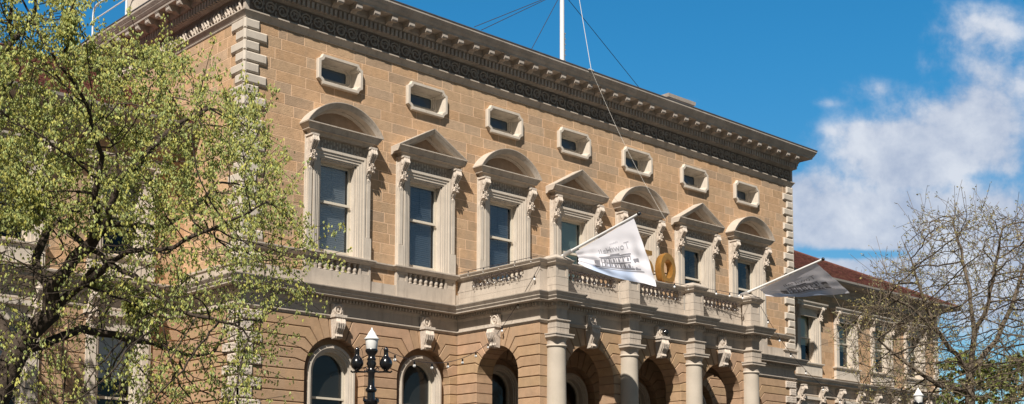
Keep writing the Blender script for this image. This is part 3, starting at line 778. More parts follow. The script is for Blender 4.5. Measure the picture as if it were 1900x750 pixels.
def rot_side(mb, x_plane, start=0, src=None):
    """turn a front wall written along x into a wall facing -x along y (local x -> world y reversed sign kept)"""
    mb.v = [(x_plane+yy, xx, zz) for xx, yy, zz in mb.v]

SPR = 5.88
main_arches = [(c, 1.02, SPR) for c in BX]
mb = MB(); arch_back(mb, .01, L-.01, main_arches, .0, .30); mb.box(.02, .5, .3, WD+.3, 0, 7.56); mb.box(L-.5, L-.02, .3, WD+.3, 0, 7.56)
mb.box(.5, L-.5, .9, .95, 0, 8.2)
mb.build('ground_storey_wall', M['joint'], hall)
mb = MB(); rustic(mb, -.005, L+.005, main_arches, .28); mb.build('rustication', M['rust'], hall)
s_ = MB(); rustic(s_, -.0, WD+.1, [], .2); rot_side(s_, .0); s_.build('rustication', M['rust'], hall)
s_ = MB(); rustic(s_, 0, WD+.1, [], .2); s_.v = [(L-yy, xx, zz) for xx, yy, zz in s_.v]; s_.build('rustication', M['rust'], hall)
# recessed infill behind arches (a plain stone tympanum round each ground window)
def arch_ring(mb, c, sp, r0, r1, y0, y1, z0, n=20):
    """moulded arch band between radii r0<r1, legs going down to z0"""
    pts = [(c+math.cos(math.pi*i/n), math.sin(math.pi*i/n)) for i in range(n+1)]
    inn = [(c+r0*math.cos(math.pi*i/n), sp+r0*math.sin(math.pi*i/n)) for i in range(n+1)]
    out = [(c+r1*math.cos(math.pi*i/n), sp+r1*math.sin(math.pi*i/n)) for i in range(n+1)]
    inn = [(c+r0, z0)]+inn+[(c-r0, z0)]; out = [(c+r1, z0)]+out+[(c-r1, z0)]
    k = len(inn); v = [(x, y0, z) for x, z in inn]+[(x, y0, z) for x, z in out]+[(x, y1, z) for x, z in inn]+[(x, y1, z) for x, z in out]
    f = []
    for i in range(k-1):
        f += [(i, i+1, k+i+1, k+i), (i, 2*k+i, 2*k+i+1, i+1), (k+i, k+i+1, 3*k+i+1, 3*k+i), (2*k+i, 3*k+i, 3*k+i+1, 2*k+i+1)]
    mb.add(v, f)
inf = MB()
for c in BX: arch_ring(inf, c, SPR, .70, 1.06, .29, .42, 2.0)
inf.build('arch_infill', M['rust'], hall)
ar = MB()
arch_ring(ar, 0, SPR, .80, .84, .12, .30, 2.0); arch_ring(ar, 0, SPR, .74, .80, .09, .30, 2.0); arch_ring(ar, 0, SPR, .68, .74, .13, .30, 2.0); arch_ring(ar, 0, SPR, .63, .68, .17, .5, 2.0)
arched_mesh = ar.mesh('arched_window', M['trimclean'], 40)
sa = MB(); arch_ring(sa, 0, SPR, .56, .63, .36, .48, 2.0); sa.box(-.58, .58, .34, .46, 5.14, 5.2); sa.box(-.58, .58, .35, .46, 3.4, 3.47)
asash = sa.mesh('sash', M['sash'], 40)
pn = MB(); pp = [(.6, 2.2)]+[(.6*math.cos(math.pi*i/16), SPR+.6*math.sin(math.pi*i/16)) for i in range(17)]+[(-.6, 2.2)]
pn.add([(x, .42, z) for x, z in pp], [tuple(range(len(pp)))]); apane = pn.mesh('pane', M['glassdark'])
bm_ = MB().prism([(x*.94, z) for x, z in pp], .47, .475, 'y').mesh('blind', pmat('grey roller blind', (.14, .14, .13), .7))
for i, c in enumerate(BX):
    w = link('arched_window', arched_mesh, hall, (c, 0, 0)); link('sash', asash, w); link('pane', apane, w)
    if i < 2 or i > 4: link('blind', bm_, w)

# ---- keystones (scrolled) with a ringed block above in the frieze
def keystone_mb():
    mb = MB()
    prof = [(0, 7.47), (-.26, 7.47), (-.27, 7.40), (-.30, 7.30), (-.27, 7.2), (-.20, 7.08), (-.17, 7.0), (-.19, 6.93), (-.16, 6.88), (0, 6.86)]
    w0, w1 = .175, .125; v = []; n = len(prof)
    for s_ in (-1, 1):
        for (y, z) in prof:
            t = (z-6.86)/.61; v.append((s_*(w1+(w0-w1)*t), y, z))
    mb.add(v, [(i, (i+1) % n, n+(i+1) % n, n+i) for i in range(n)]+[tuple(range(n)), tuple(range(2*n-1, n-1, -1))])
    for k in (-1.5, -.5, .5, 1.5):
        mb.tube([(k*.075, -.265, 7.42), (k*.075, -.315, 7.3), (k*.068, -.275, 7.16), (k*.058, -.2, 7.05), (k*.053, -.19, 6.99)], [.028, .036, .032, .025, .018], 6)
        mb.tube([(k*.055, -.2, 6.98), (k*.053, -.22, 6.93), (k*.05, -.17, 6.87)], [.024, .028, .016], 6)
    mb.box(-.21, .21, -.29, .0, 7.471, 7.553)
    mb.box(-.18, .18, -.11, .0, 7.554, 7.88); 
    ring_ = [(.11*math.cos(a), -.125, 7.71+.13*math.sin(a)) for a in [2*math.pi*i/14 for i in range(15)]]
    mb.tube(ring_, .024, 6)
    for sx in (-1, 1):
        for sz in (-1, 1): mb.blob((sx*.155, -.12, 7.71+sz*.13), (.03, .03, .03), 5, 3)
    mb.blob((0, -.12, 7.71), (.045, .03, .055), 6, 3)
    return mb
key_mesh = keystone_mb().mesh('keystone', M['carve'])
for c in BX[:2]+BX[5:]: link('keystone', key_mesh, hall, (c, -.03, 0))
# lower quoins with pecked (vermiculated) faces
def vermic(parent, xc, sx):
    mb = MB(); zq = 7.44; k = 0
    while zq > 2.5:
        lo = k % 2 == 0; w = .70 if lo else .42; za = zq-.30
        for face in ('f', 's'):
            q = MB(); ww = w if face == 'f' else (.42 if lo else .70)
            q.bbox(-.09, ww, -.09, .0, za+.0, zq-.03, .02)
            nx = max(2, int((ww-.05)/.075))
            for ix in range(nx):
                for iz in range(3):
                    if random.random() < .8:
                        q.blob((.0+(ix+.5)*(ww-.03)/nx, -.09, za+.05+iz*.085), (random.uniform(.018, .034), .018, random.uniform(.018, .03)), 5, 3)
            st = len(mb.v)
            if face == 'f': mb.v += [(xc+sx*xx, yy, zz) for xx, yy, zz in q.v]
            else: mb.v += [(xc+sx*(yy+.002), xx, zz+.001) for xx, yy, zz in q.v]
            mb.f += [tuple(i+st for i in ff) for ff in q.f]; mb.t += q.t
        zq -= .31; k += 1
    return mb.build('vermiculated_quoins', M['carve'], parent)
vermic(hall, -.01, 1); vermic(hall, L+.01, -1)

# ---- portico
PR = 1.07; PS = 5.88
mb = MB(); arch_back(mb, PXA+.62, PXB-.62, [(c, PR, PS) for c in PC], PYF, PYF+.6); mb.build('portico_wall', M['joint'], hall)
mb = MB(); rustic(mb, PXA+.60, PXB-.60, [(c, PR, PS) for c in PC], .6); mb.move(0, PYF, 0); mb.build('portico_rustication', M['rust'], hall)
for s_ in (0, 1):
    mb = MB(); arch_back(mb, PYF+.005, -.04, [(-1.91, .92, 6.0)], .0, .62)
    mb2 = MB(); rustic(mb2, PYF-.034, -.036, [(-1.91, .92, 6.0)], .62)
    for q in (mb, mb2):
        q.v = [((PXA+yy) if s_ == 0 else (PXB-yy), xx, zz) for xx, yy, zz in q.v]
    mb.build('portico_wall', M['joint'], hall); mb2.build('portico_rustication', M['rust'], hall)
    k = link('keystone', key_mesh, hall, (PXA-.03 if s_ == 0 else PXB+.03, -1.91, 0)); k.rotation_euler = (0, 0, -math.pi/2 if s_ == 0 else math.pi/2)
for c in PC: link('keystone', key_mesh, hall, (c, PYF-.03, 0))
MB().box(PXA+.3, PXB-.3, PYF+.3, -.02, 7.6, 7.7).build('portico_ceiling', M['trim'], hall)
MB().box(PXA+.01, PXB-.01, PYF+.01, -.01, 8.0, 8.34).build('balcony_floor', M['trim'], hall)
MB().box(PXA-.6, PXB+.6, PYF-1.2, -.02, .01, .45).build('portico_steps', M['paving'], hall)
for i, c in enumerate(PC):   # tall doors in the back wall of the portico
    d = MB(); d.box(c-.5, c+.5, .30, .34, .45, 5.1)
    for sx in (-1, 1):
        for (za, zb) in ((.7, 2.2), (2.5, 4.8)): d.box(c+sx*.25-.17, c+sx*.25+.17, .28, .3, za, zb)
    d.build('door', M['iron'], hall)
# columns: engaged shafts, capitals, entablature blocks
cp = MB()
shaft = [(.33, .9), (.335, 2.2), (.325, 4.2), (.30, 6.0), (.293, 6.70), (.295, 6.74), (.325, 6.755), (.335, 6.78), (.325, 6.80), (.30, 6.815)]
cp.lathe(shaft, (0, PYF-.10, 0), 32); col_mesh = cp.mesh('column', M['column'], 50)
cb = MB(); cb.lathe([(.30, 6.815), (.30, 6.87), (.305, 6.93), (.34, 6.99), (.375, 7.02)], (0, PYF-.10, 0), 32)
cb.box(-.375, .375, PYF-.475, PYF+.0, 7.02, 7.10); cb.box(-.395, .395, PYF-.495, PYF+.0, 7.10, 7.135)
cap_mesh = cb.mesh('capital', M['trim'], 50)
bb = MB(); bb.box(-.262, .262, PYF-.385, PYF, 7.136, 7.30); bb.box(-.27, .27, PYF-.395, PYF, 7.31, 7.455)
blk_mesh = bb.mesh('entablature_block', M['trim'])
pd = MB(); pd.box(-.5, .5, PYF-.6, PYF, .45, .9); ped_mesh = pd.mesh('pedestal', M['trim'])
for c in CX:
    w = link('column', col_mesh, hall, (c, 0, 0)); link('capital', cap_mesh, w); link('entablature_block', blk_mesh, w); link('pedestal', ped_mesh, w)

# ---- balcony balustrade
BPY = PYF-.02; 
def bal_run(axis, fixed, a, b, outward, n, posts=True):
    """solid plinth with joints, rail and balusters between a and b"""
    mb = MB()
    def B(u0, u1, d0, d1, z0, z1):
        lo, hi = fixed+outward*d0, fixed+outward*d1
        lo, hi = min(lo, hi), max(lo, hi)
        if axis == 'x': mb.box(u0, u1, lo, hi, z0, z1)
        else: mb.box(lo, hi, u0, u1, z0, z1)
    B(a, b, -.30, .0, 8.352, 8.60); B(a+.01, b-.01, -.295, -.006, 8.606, 8.80); B(a, b, -.30, .0, 8.806, 8.86)
    B(a, b, -.29, .0, 9.155, 9.175)
    m_ = (b-a); e = (m_-n*.205)/2
    B(a, a+e-.02, -.28, -.02, 8.86, 9.155); B(b-e+.02, b, -.28, -.02, 8.86, 9.155)
    o = mb.build('balustrade', M['trim'], hall)
    for k in range(n):
        u = a+e+(k+.5)*.205
        if axis == 'x': link('baluster', bal, o, (u, fixed-outward*.14, 8.86))
        else: link('baluster', bal, o, (fixed-outward*.14, u, 8.86))
    # rail
    return o
railp = [(-.34, 9.175), (.02, 9.175), (.055, 9.23), (.085, 9.235), (.085, 9.255), (.13, 9.32), (.135, 9.345), (.10, 9.36), (-.34, 9.375)]
pedx = [(c-.30, c+.30) for c in CX]
bal_run('y', PXA, PYF+.02, -.02, -1, 11); bal_run('y', PXB, PYF+.02, -.02, 1, 11)
bal_run('x', PYF, CX[0]+.32, CX[1]-.32, -1, 10); bal_run('x', PYF, CX[1]+.32, CX[2]-.32, -1, 10); bal_run('x', PYF, CX[2]+.32, CX[3]-.32, -1, 10)
RP = [(PXA, -.02), (PXA, PYF)]
for c in CX: RP += [(c-.26, PYF), (c-.26, PYF-.36), (c+.26, PYF-.36), (c+.26, PYF)]
RP += [(PXB, PYF), (PXB, -.02)]
MB().sweep(RP, railp, 1).build('balcony_rail', M['trim'], hall)
for i, c in enumerate(CX):
    mb = MB()
    z = 8.352
    for h in (.22, .245): mb.box(c-.26, c+.26, PYF-.36, PYF-.0, z+.004, z+h-.004); z += h
    mb.box(c-.25, c+.25, PYF-.34, PYF-.0, 8.82, 9.17)
    for sx in (-1, 1): mb.box(min(c+sx*.172, c+sx*.262), max(c+sx*.172, c+sx*.262), PYF-.362, PYF-.331, 8.822, 9.171)
    mb.box(c-.17, c+.17, PYF-.359, PYF-.33, 9.10, 9.168); mb.box(c-.17, c+.17, PYF-.359, PYF-.33, 8.824, 8.87)
    for sy in (0, 1): mb.box(c-.263, c-.247, PYF-.329+sy*.25, PYF-.25+sy*.25, 8.823, 9.168)
    mb.box(c-.2615, c-.248, PYF-.327, PYF, 9.103, 9.169)
    v = [(c-.34, PYF-.44, 9.376), (c+.34, PYF-.44, 9.376), (c+.34, PYF+.3, 9.376), (c-.34, PYF+.3, 9.376), (c-.16, PYF-.26, 9.50), (c+.16, PYF-.26, 9.50), (c+.16, PYF+.12, 9.50), (c-.16, PYF+.12, 9.50)]
    mb.add(v, [(0, 1, 5, 4), (1, 2, 6, 5), (2, 3, 7, 6), (3, 0, 4, 7), (4, 5, 6, 7), (0, 3, 2, 1)])
    mb.build('balcony_pedestal', M['trim'], hall)
for (xa, xb) in ((PXA, CX[0]-.26), (CX[3]+.26, PXB)):
    mb = MB(); mb.box(xa+(.004 if xa < 10 else 0), xb+(-.004 if xa > 10 else .2), PYF+.004, PYF+.3, 8.353, 9.172); mb.build('corner_pier', M['trim'], hall)

# ---- wings
def wing(x0, x1, wins, name):
    holes = [(c-.60, c+.60, 9.05, 11.45) for c in wins]; gh = [(c-.62, c+.62, 3.0, 6.9) for c in wins]
    mb = MB(); wall_sheet(mb, x0+.002, x1-.002, 0, 12.9, holes+gh, WD-.0005, .4)
    mb.box(x0, x0+.4, WD+.42, 16, 0, 12.9); mb.box(x1-.4, x1-.002, WD+.42, 16, 0, 12.9); mb.box(x0, x1, 16, 16.3, 0, 12.9)
    mb.build('wing_wall', M['mortar'], hall)
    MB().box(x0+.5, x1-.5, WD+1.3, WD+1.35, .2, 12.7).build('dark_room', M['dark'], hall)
    mb = MB(); ashlar(mb, x0, x1, 8.42, 12.75, holes, .315, put_front(WD), wmin=.6, wmax=1.3, g=.006); mb.build('wing_ashlar', M['block'], hall)
    rc = MB()
    for k in range(len(JZ)-1):
        zt, zb = JZ[k], JZ[k+1]
        rr = [(x0, x1, zb+.014, zt-.014)]
        for hh_ in gh: rr = cut(rr, hh_)
        for (a, b, s0, s1) in rr:
            q = random.uniform(.93, 1.07)
            if b-a > .05 and s1-s0 > .03: rc.bbox(a, b, WD-.034, WD+.012, s0, s1, .012, (q, q, q))
    rc.build('wing_rustication', M['rust'], hall)
    P_ = [(x0, WD), (x1, WD)]
    if x1 > L: P_ = [(x0, WD), (x1, WD), (x1, WD+8)]
    else: P_ = [(x0, WD+8), (x0, WD), (x1, WD)]
    e_ = MB().sweep(P_, [(-.3, 7.57), (.02, 7.57), (.02, 7.86), (.06, 7.93), (.06, 8.05), (.14, 8.07), (.34, 8.075), (.34, 8.16), (.40, 8.20), (.45, 8.26), (.46, 8.31), (.05, 8.36), (.03, 8.42), (-.3, 8.42)], 1).build('wing_entablature', M['trim'], hall)
    MB().sweep(P_, [(-.3, 7.455), (.05, 7.455), (.085, 7.50), (.085, 7.545), (.02, 7.572), (-.3, 7.572)], 1).build('wing_string_course', M['trim'], hall)
    # eaves: frieze band, deep boxed soffit, gutter
    ev = MB().sweep(P_, [(-.3, 12.35), (.03, 12.35), (.05, 12.4), (.05, 12.62), (.12, 12.68), (.16, 12.80), (.75, 12.86), (.75, 12.93), (-.3, 12.95)], 1).build('eaves', M['cornice'], hall)
    MB().sweep(P_, [(.76, 12.86), (.90, 12.86), (.95, 12.93), (.96, 13.02), (.90, 13.02), (.88, 12.95), (.76, 12.95)], 1).build('gutter', M['gutter'], hall)
    # hipped tiled roof as rows of tiles
    rf = MB(); ex0, ex1, ey0, ey1 = x0-.0, x1+.9, WD-.9, 16.9
    if x0 < 0: ex0, ex1 = x0-.9, x1
    ym = (ey0+ey1)/2; rise = (ym-ey0)*.50; z0 = 13.0
    n = 30
    for i in range(n):
        t0, t1 = i/n, (i+1)/n; ya, yb = ey0+(ym-ey0)*t0, ey0+(ym-ey0)*t1; za, zb = z0+rise*t0, z0+rise*t1
        for side_ in (0, 1):
            Y0, Y1 = (ya, yb) if side_ == 0 else (ey0+ey1-ya, ey0+ey1-yb)
            xr0, xr1 = (ex0, ex1-(ya-ey0)) if x1 > L else (ex0+(ya-ey0), ex1)
            k = int((xr1-xr0)/.28) if side_ == 0 else 1
            for j in range(k):
                a, b = xr0+(xr1-xr0)*j/k, xr0+(xr1-xr0)*(j+1)/k; q = random.uniform(.7, 1.35); h_ = random.uniform(0, .008)
                gp = .012 if side_ == 0 else 0
                rf.add([(a+gp, Y0, za+.05+h_), (b-gp, Y0, za+.05+h_), (b-gp, Y1, zb+.012), (a+gp, Y1, zb+.012), (a+gp, Y0, za-.02), (b-gp, Y0, za-.02)], [(0, 1, 2, 3), (4, 5, 1, 0)], (q, q*random.uniform(.85, 1.1), q*.95))
    hx = ex1 if x1 > L else ex0; sg = -1 if x1 > L else 1; rx = hx+sg*(ym-ey0)
    rf.add([(hx, ey0, z0-.01), (hx, ey1, z0-.01), (rx, ym, z0+rise-.01)], [(0, 1, 2)], (.9, .9, .9))
    ox = ex0 if x1 > L else ex1
    rf.add([(ox, ey0, z0-.03), (hx, ey0, z0-.03), (rx, ym, z0+rise-.03), (ox, ym, z0+rise-.03), (ox, ey1, z0-.03), (hx, ey1, z0-.03)], [(0, 1, 2, 3), (3, 2, 5, 4)], (.5, .5, .5))
    rf = rf.build('roof', M['roof'], hall, recalc=False)
    rd = MB(); rd.tube([(ox, ym, z0+rise+.03), (rx, ym, z0+rise+.03)], .09, 8); rd.tube([(rx, ym, z0+rise+.03), (hx, ey0, z0+.04)], .09, 8); rd.build('ridge_tiles', M['roof'], rf)
    # windows
    ws = MB()
    for s_ in (-1, 1):
        def X(a, b): return (min(s_*a, s_*b), max(s_*a, s_*b))
        for (a, b, d) in ((.86, .95, .14), (.72, .86, .10), (.62, .72, .07)):
            x_0, x_1 = X(a, b); ws.box(x_0, x_1, -d, .02, 9.0, 11.45 if a < .8 else 11.0)
        x_0, x_1 = X(.54, .62); ws.box(x_0, x_1, -.03, .3, 9.0, 11.45)
    ws.box(-.86, .86, -.10, .02, 11.2, 11.4); ws.box(-.90, .90, -.07, .02, 11.0+.4, 11.55)
    ws.box(-1.0, 1.0, -.14, .02, 8.43, 8.9); ws.sweep([(-.98, .02), (-.98, -.10), (.98, -.10), (.98, .02)], [(-.08, 8.9), (.05, 8.9), (.08, 8.95), (.12, 8.97), (.12, 9.02), (-.08, 9.04)], 1)
    ws.sweep([(-.98, .02), (-.98, -.12), (.98, -.12), (.98, .02)], [(-.08, 11.55), (.02, 11.55), (.07, 11.60), (.20, 11.63), (.20, 11.72), (.26, 11.78), (.27, 11.84), (-.08, 11.87)], 1)
    wsm = ws.mesh('wing_window', M['trimclean'])
    sm_ = MB(); sm_.box(-.56, .56, .18, .26, 9.02, 9.14); sm_.box(-.56, .56, .18, .26, 11.34, 11.45); sm_.box(-.5, .5, .15, .24, 10.2, 10.26)
    for s_ in (-1, 1): sm_.box(min(s_*.48, s_*.56), max(s_*.48, s_*.56), .18, .26, 9.02, 11.4)
    smm = sm_.mesh('sash', M['sash']); pm = MB().quad(-.5, .5, .215, 9.1, 11.4).mesh('pane', M['glass']); bl = MB().box(-.5, .5, .32, .325, 9.9, 11.4).mesh('blind', pmat('cream roller blind', (.68, .70, .52), .8))
    for c in wins:
        w = link('wing_window', wsm, hall, (c, WD, 0)); link('sash', smm, w); link('pane', pm, w); link('blind', bl, w)
        for s_ in (-1, 1):
            b_ = link('bracket', console_mesh, w, (s_*.9, 0, -.95+.04)); b_.scale = (.75, .8, 1)
        gw = MB()
        for s_ in (-1, 1):
            gw.box(min(s_*.62, s_*.95), max(s_*.62, s_*.95), -.11, .02, 2.8, 7.0); gw.box(min(s_*.68, s_*.88), max(s_*.68, s_*.88), -.14, .02, 2.8, 7.0); gw.box(min(s_*.55, s_*.64), max(s_*.55, s_*.64), -.03, .3, 3.0, 6.9)
        gw.box(-.95, .95, -.11, .02, 6.88, 7.08); gw.box(-1.05, 1.05, -.2, .02, 7.3, 7.44); gw.box(-.95, .95, -.06, .02, 7.08, 7.3)
        g_ = gw.build('ground_window', M['trimclean'], hall, loc=(c, WD, 0))
        for s_ in (-1, 1):
            b_ = link('bracket', console_mesh, g_, (s_*.84, -.02, -5.0)); b_.scale = (1.1, 1.05, 1.02)
        q = MB(); q.box(-.56, .56, .18, .26, 3.0, 3.1); q.box(-.56, .56, .18, .26, 6.8, 6.9); q.box(-.5, .5, .15, .24, 5.0, 5.07)
        for s_ in (-1, 1): q.box(min(s_*.48, s_*.56), max(s_*.48, s_*.56), .18, .26, 3.0, 6.9)
        q.build('sash', M['sash'], g_); MB().quad(-.5, .5, .215, 3.05, 6.85).build('pane', M['glass'], g_, recalc=False)
        MB().box(-.5, .5, .32, .325, 5.6, 6.85).build('blind', M['white'], g_)
wing(L, WINGR, [28.7, 31.9, 35.1, 38.3, 41.5], 'right'); wing(WINGL, 0, [-1.95, -5.15, -8.35, -11.55, -14.75], 'left')
quoins(8.45, 12, .32, .5, .32, .05, hall, WINGR, WD, -1, M['trimclean'], 'quoins')

# ---- guard rail on the roof edge
gr = empty('guard_rail', (0, 0, 17.0)); tag(gr, 'pale tubular guard rail on the roof edge beside the white chimney, above the leafy tree', 'guard rail')
def rail_loop(x, y0, y1, z1):
    mb = MB(); r_ = .28; z0 = 17.1
    pts = [(x, y1, z0)]+[(x, y1, z1-r_)]+[(x, y1-r_+r_*math.cos(a), z1-r_+r_*math.sin(a)) for a in (.4, .8, 1.2, 1.57)]+[(x, y0, z1)]
    mb.tube(pts, .035, 8); return mb
q = rail_loop(-.35, 5.6, 9.15, 18.62); q.tube([(-.35, 9.15, 18.15), (-.35, 5.6, 18.15)], .026, 6); q.move(0, 0, -17.0).build('hoop', M['white'], gr)
q = rail_loop(.3, 5.6, 8.1, 19.05); q.v = [(x_, y_, z_) for x_, y_, z_ in q.v]; q.move(0, 0, -17.0).build('hoop', M['white'], gr)
q = MB(); q.tube([(-.35, 6.7, 16.6), (-.35, 6.7, 18.62)], .035, 8); q.move(0, 0, -17.0).build('post', M['white'], gr)

# ---- roof mast with ladder strip, guys and halyard
mast = empty('roof_flagpole', (13.53, 1.0, 17.1)); tag(mast, 'tall white flagpole standing on the roof, held by guy wires', 'flagpole')
MB().lathe([(.085, 0), (.08, 4), (.06, 9), (.03, 10)], (0, 0, 0), 16).build('pole', M['white'], mast, 40)
q = MB(); q.box(.09, .12, -.03, -.005, 0, 2.1)
for i in range(10): q.box(.085, .15, -.04, .02, .25+i*.2, .29+i*.2)
q.build('cleat_strip', M['steel'], mast)
top = Vector((0, 0, 6.5))
def guy(p, r_=.012, t=(0, 0, 3.61)): MB().tube([p, t], r_, 5).build('guy_wire', M['wire'], mast)
def rel(u, v, y):
    d = _f2 + _r3*((u-PX)/F) - _u3*((v-PY)/F); t = (y-CAMP.y)/d.y; p = CAMP+d*t; return (p.x-13.53, p.y-1.0, p.z-17.1)
guy(rel(893, 56, -.6)); guy(rel(880, 50, 1.5)); guy(rel(986, 92, 2.0)); guy(rel(1186, 163, 3.5))
hal = MB(); p0 = rel(1075, 0, 0.2); p1 = rel(1097, 130, -.85); p2 = rel(1236, 410, -4.6)
tp_ = (p0[0]+(p0[0]-p1[0])*3, p0[1]+(p0[1]-p1[1])*3, p0[2]+(p0[2]-p1[2])*3)
hal.tube([(0, 0, 9.9), p0, p1], .009, 5); 
mm_ = [tuple(p1[i]+(p2[i]-p1[i])*t-(.25*math.sin(math.pi*t) if i == 2 else 0) for i in range(3)) for t in [k/10 for k in range(11)]]
hal.tube(mm_, .0035, 5); hal.tube([(p1[0]-.12, p1[1], p1[2]), (p1[0]+.12, p1[1], p1[2])], .02, 5)
hal.build('halyard', M['halyard'], mast)

# ---- gold numerals on the balcony
def numeral(ch, h, loc, label):
    e = empty('gold_numeral', loc); tag(e, label, 'numeral')
    if ch == '0':
        mb = MB(); n = 36; ro, ri = .5, .30; v = []
        for r_, yv in ((ro, -.14), (ri, -.14), (ri, .14), (ro, .14), (ro+.015, .1), (ro+.015, -.1)):
            for i in range(n): a = 2*math.pi*i/n; v.append((r_*.82*math.cos(a), yv, r_*1.14*math.sin(a)))
        f = [(k*n+i, k*n+(i+1) % n, ((k+1) % 6)*n+(i+1) % n, ((k+1) % 6)*n+i) for k in range(6) for i in range(n)]
        mb.add(v, f); o = mb.build('ring_body', M['gold'], e, 50)
    else:
        mb = MB(); pts = []
        for i in range(15):
            a = R(125)-R(275)*i/14*1.0; pts.append((.33*math.cos(a), -.18+.33*math.sin(a)))
        poly_o = [(.33+.0, .5), (-.28, .5), (-.33, -.02)]
        mb.box(-.3, .34, -.14, .14, .36, .52); mb.box(-.3, -.14, -.14, .14, -.0, .359)
        v = []; n = len(pts)
        for (x_, z_) in pts:
            l = math.hypot(x_, z_+.18); nx_, nz_ = x_/l, (z_+.18)/l
            for o_, yv in ((.09, -.14), (-.09, -.14), (-.09, .14), (.09, .14)): v.append((x_+nx_*o_, yv, z_+nz_*o_))
        f = []
        for i in range(n-1):
            for j in range(4): f.append((i*4+j, (i+1)*4+j, (i+1)*4+(j+1) % 4, i*4+(j+1) % 4))
        f += [(0, 1, 2, 3), tuple((n-1)*4+j for j in (3, 2, 1, 0))]; mb.add(v, f); mb.build('digit_body', M['gold'], e, 30)
    q = MB(); q.tube([(0, .12, -.1), (-.0, .75, -.1)], .022, 6); q.tube([(-.65, .2, -.08), (.5, .2, -.08)], .02, 6); q.build('support_bar', M['iron'], e)
    q = MB(); q.box(-.3, .3, -.05, .05, -1.9, -.52 if ch == '0' else -.5); 
    return e
numeral('0', 1, (16.60, -1.15, 10.63), 'gold numeral 0 standing on the balcony to the right of the white flag')
numeral('5', 1, (15.38, -1.15, 10.63), 'gold numeral 5 half hidden behind the white flag')
q = MB()
for cx_ in (15.42, 16.6):
    for s_ in (-.25, .25): q.tube([(cx_+s_, -1.15, 8.34), (cx_+s_, -1.15, 10.25)], .03, 6)
q.tube([(15.0, -1.15, 10.14), (17.0, -1.15, 10.14)], .03, 6); q = q.build('numeral_stand', M['iron']); tag(q, 'low dark metal frame carrying the gold numerals on the balcony', 'stand')

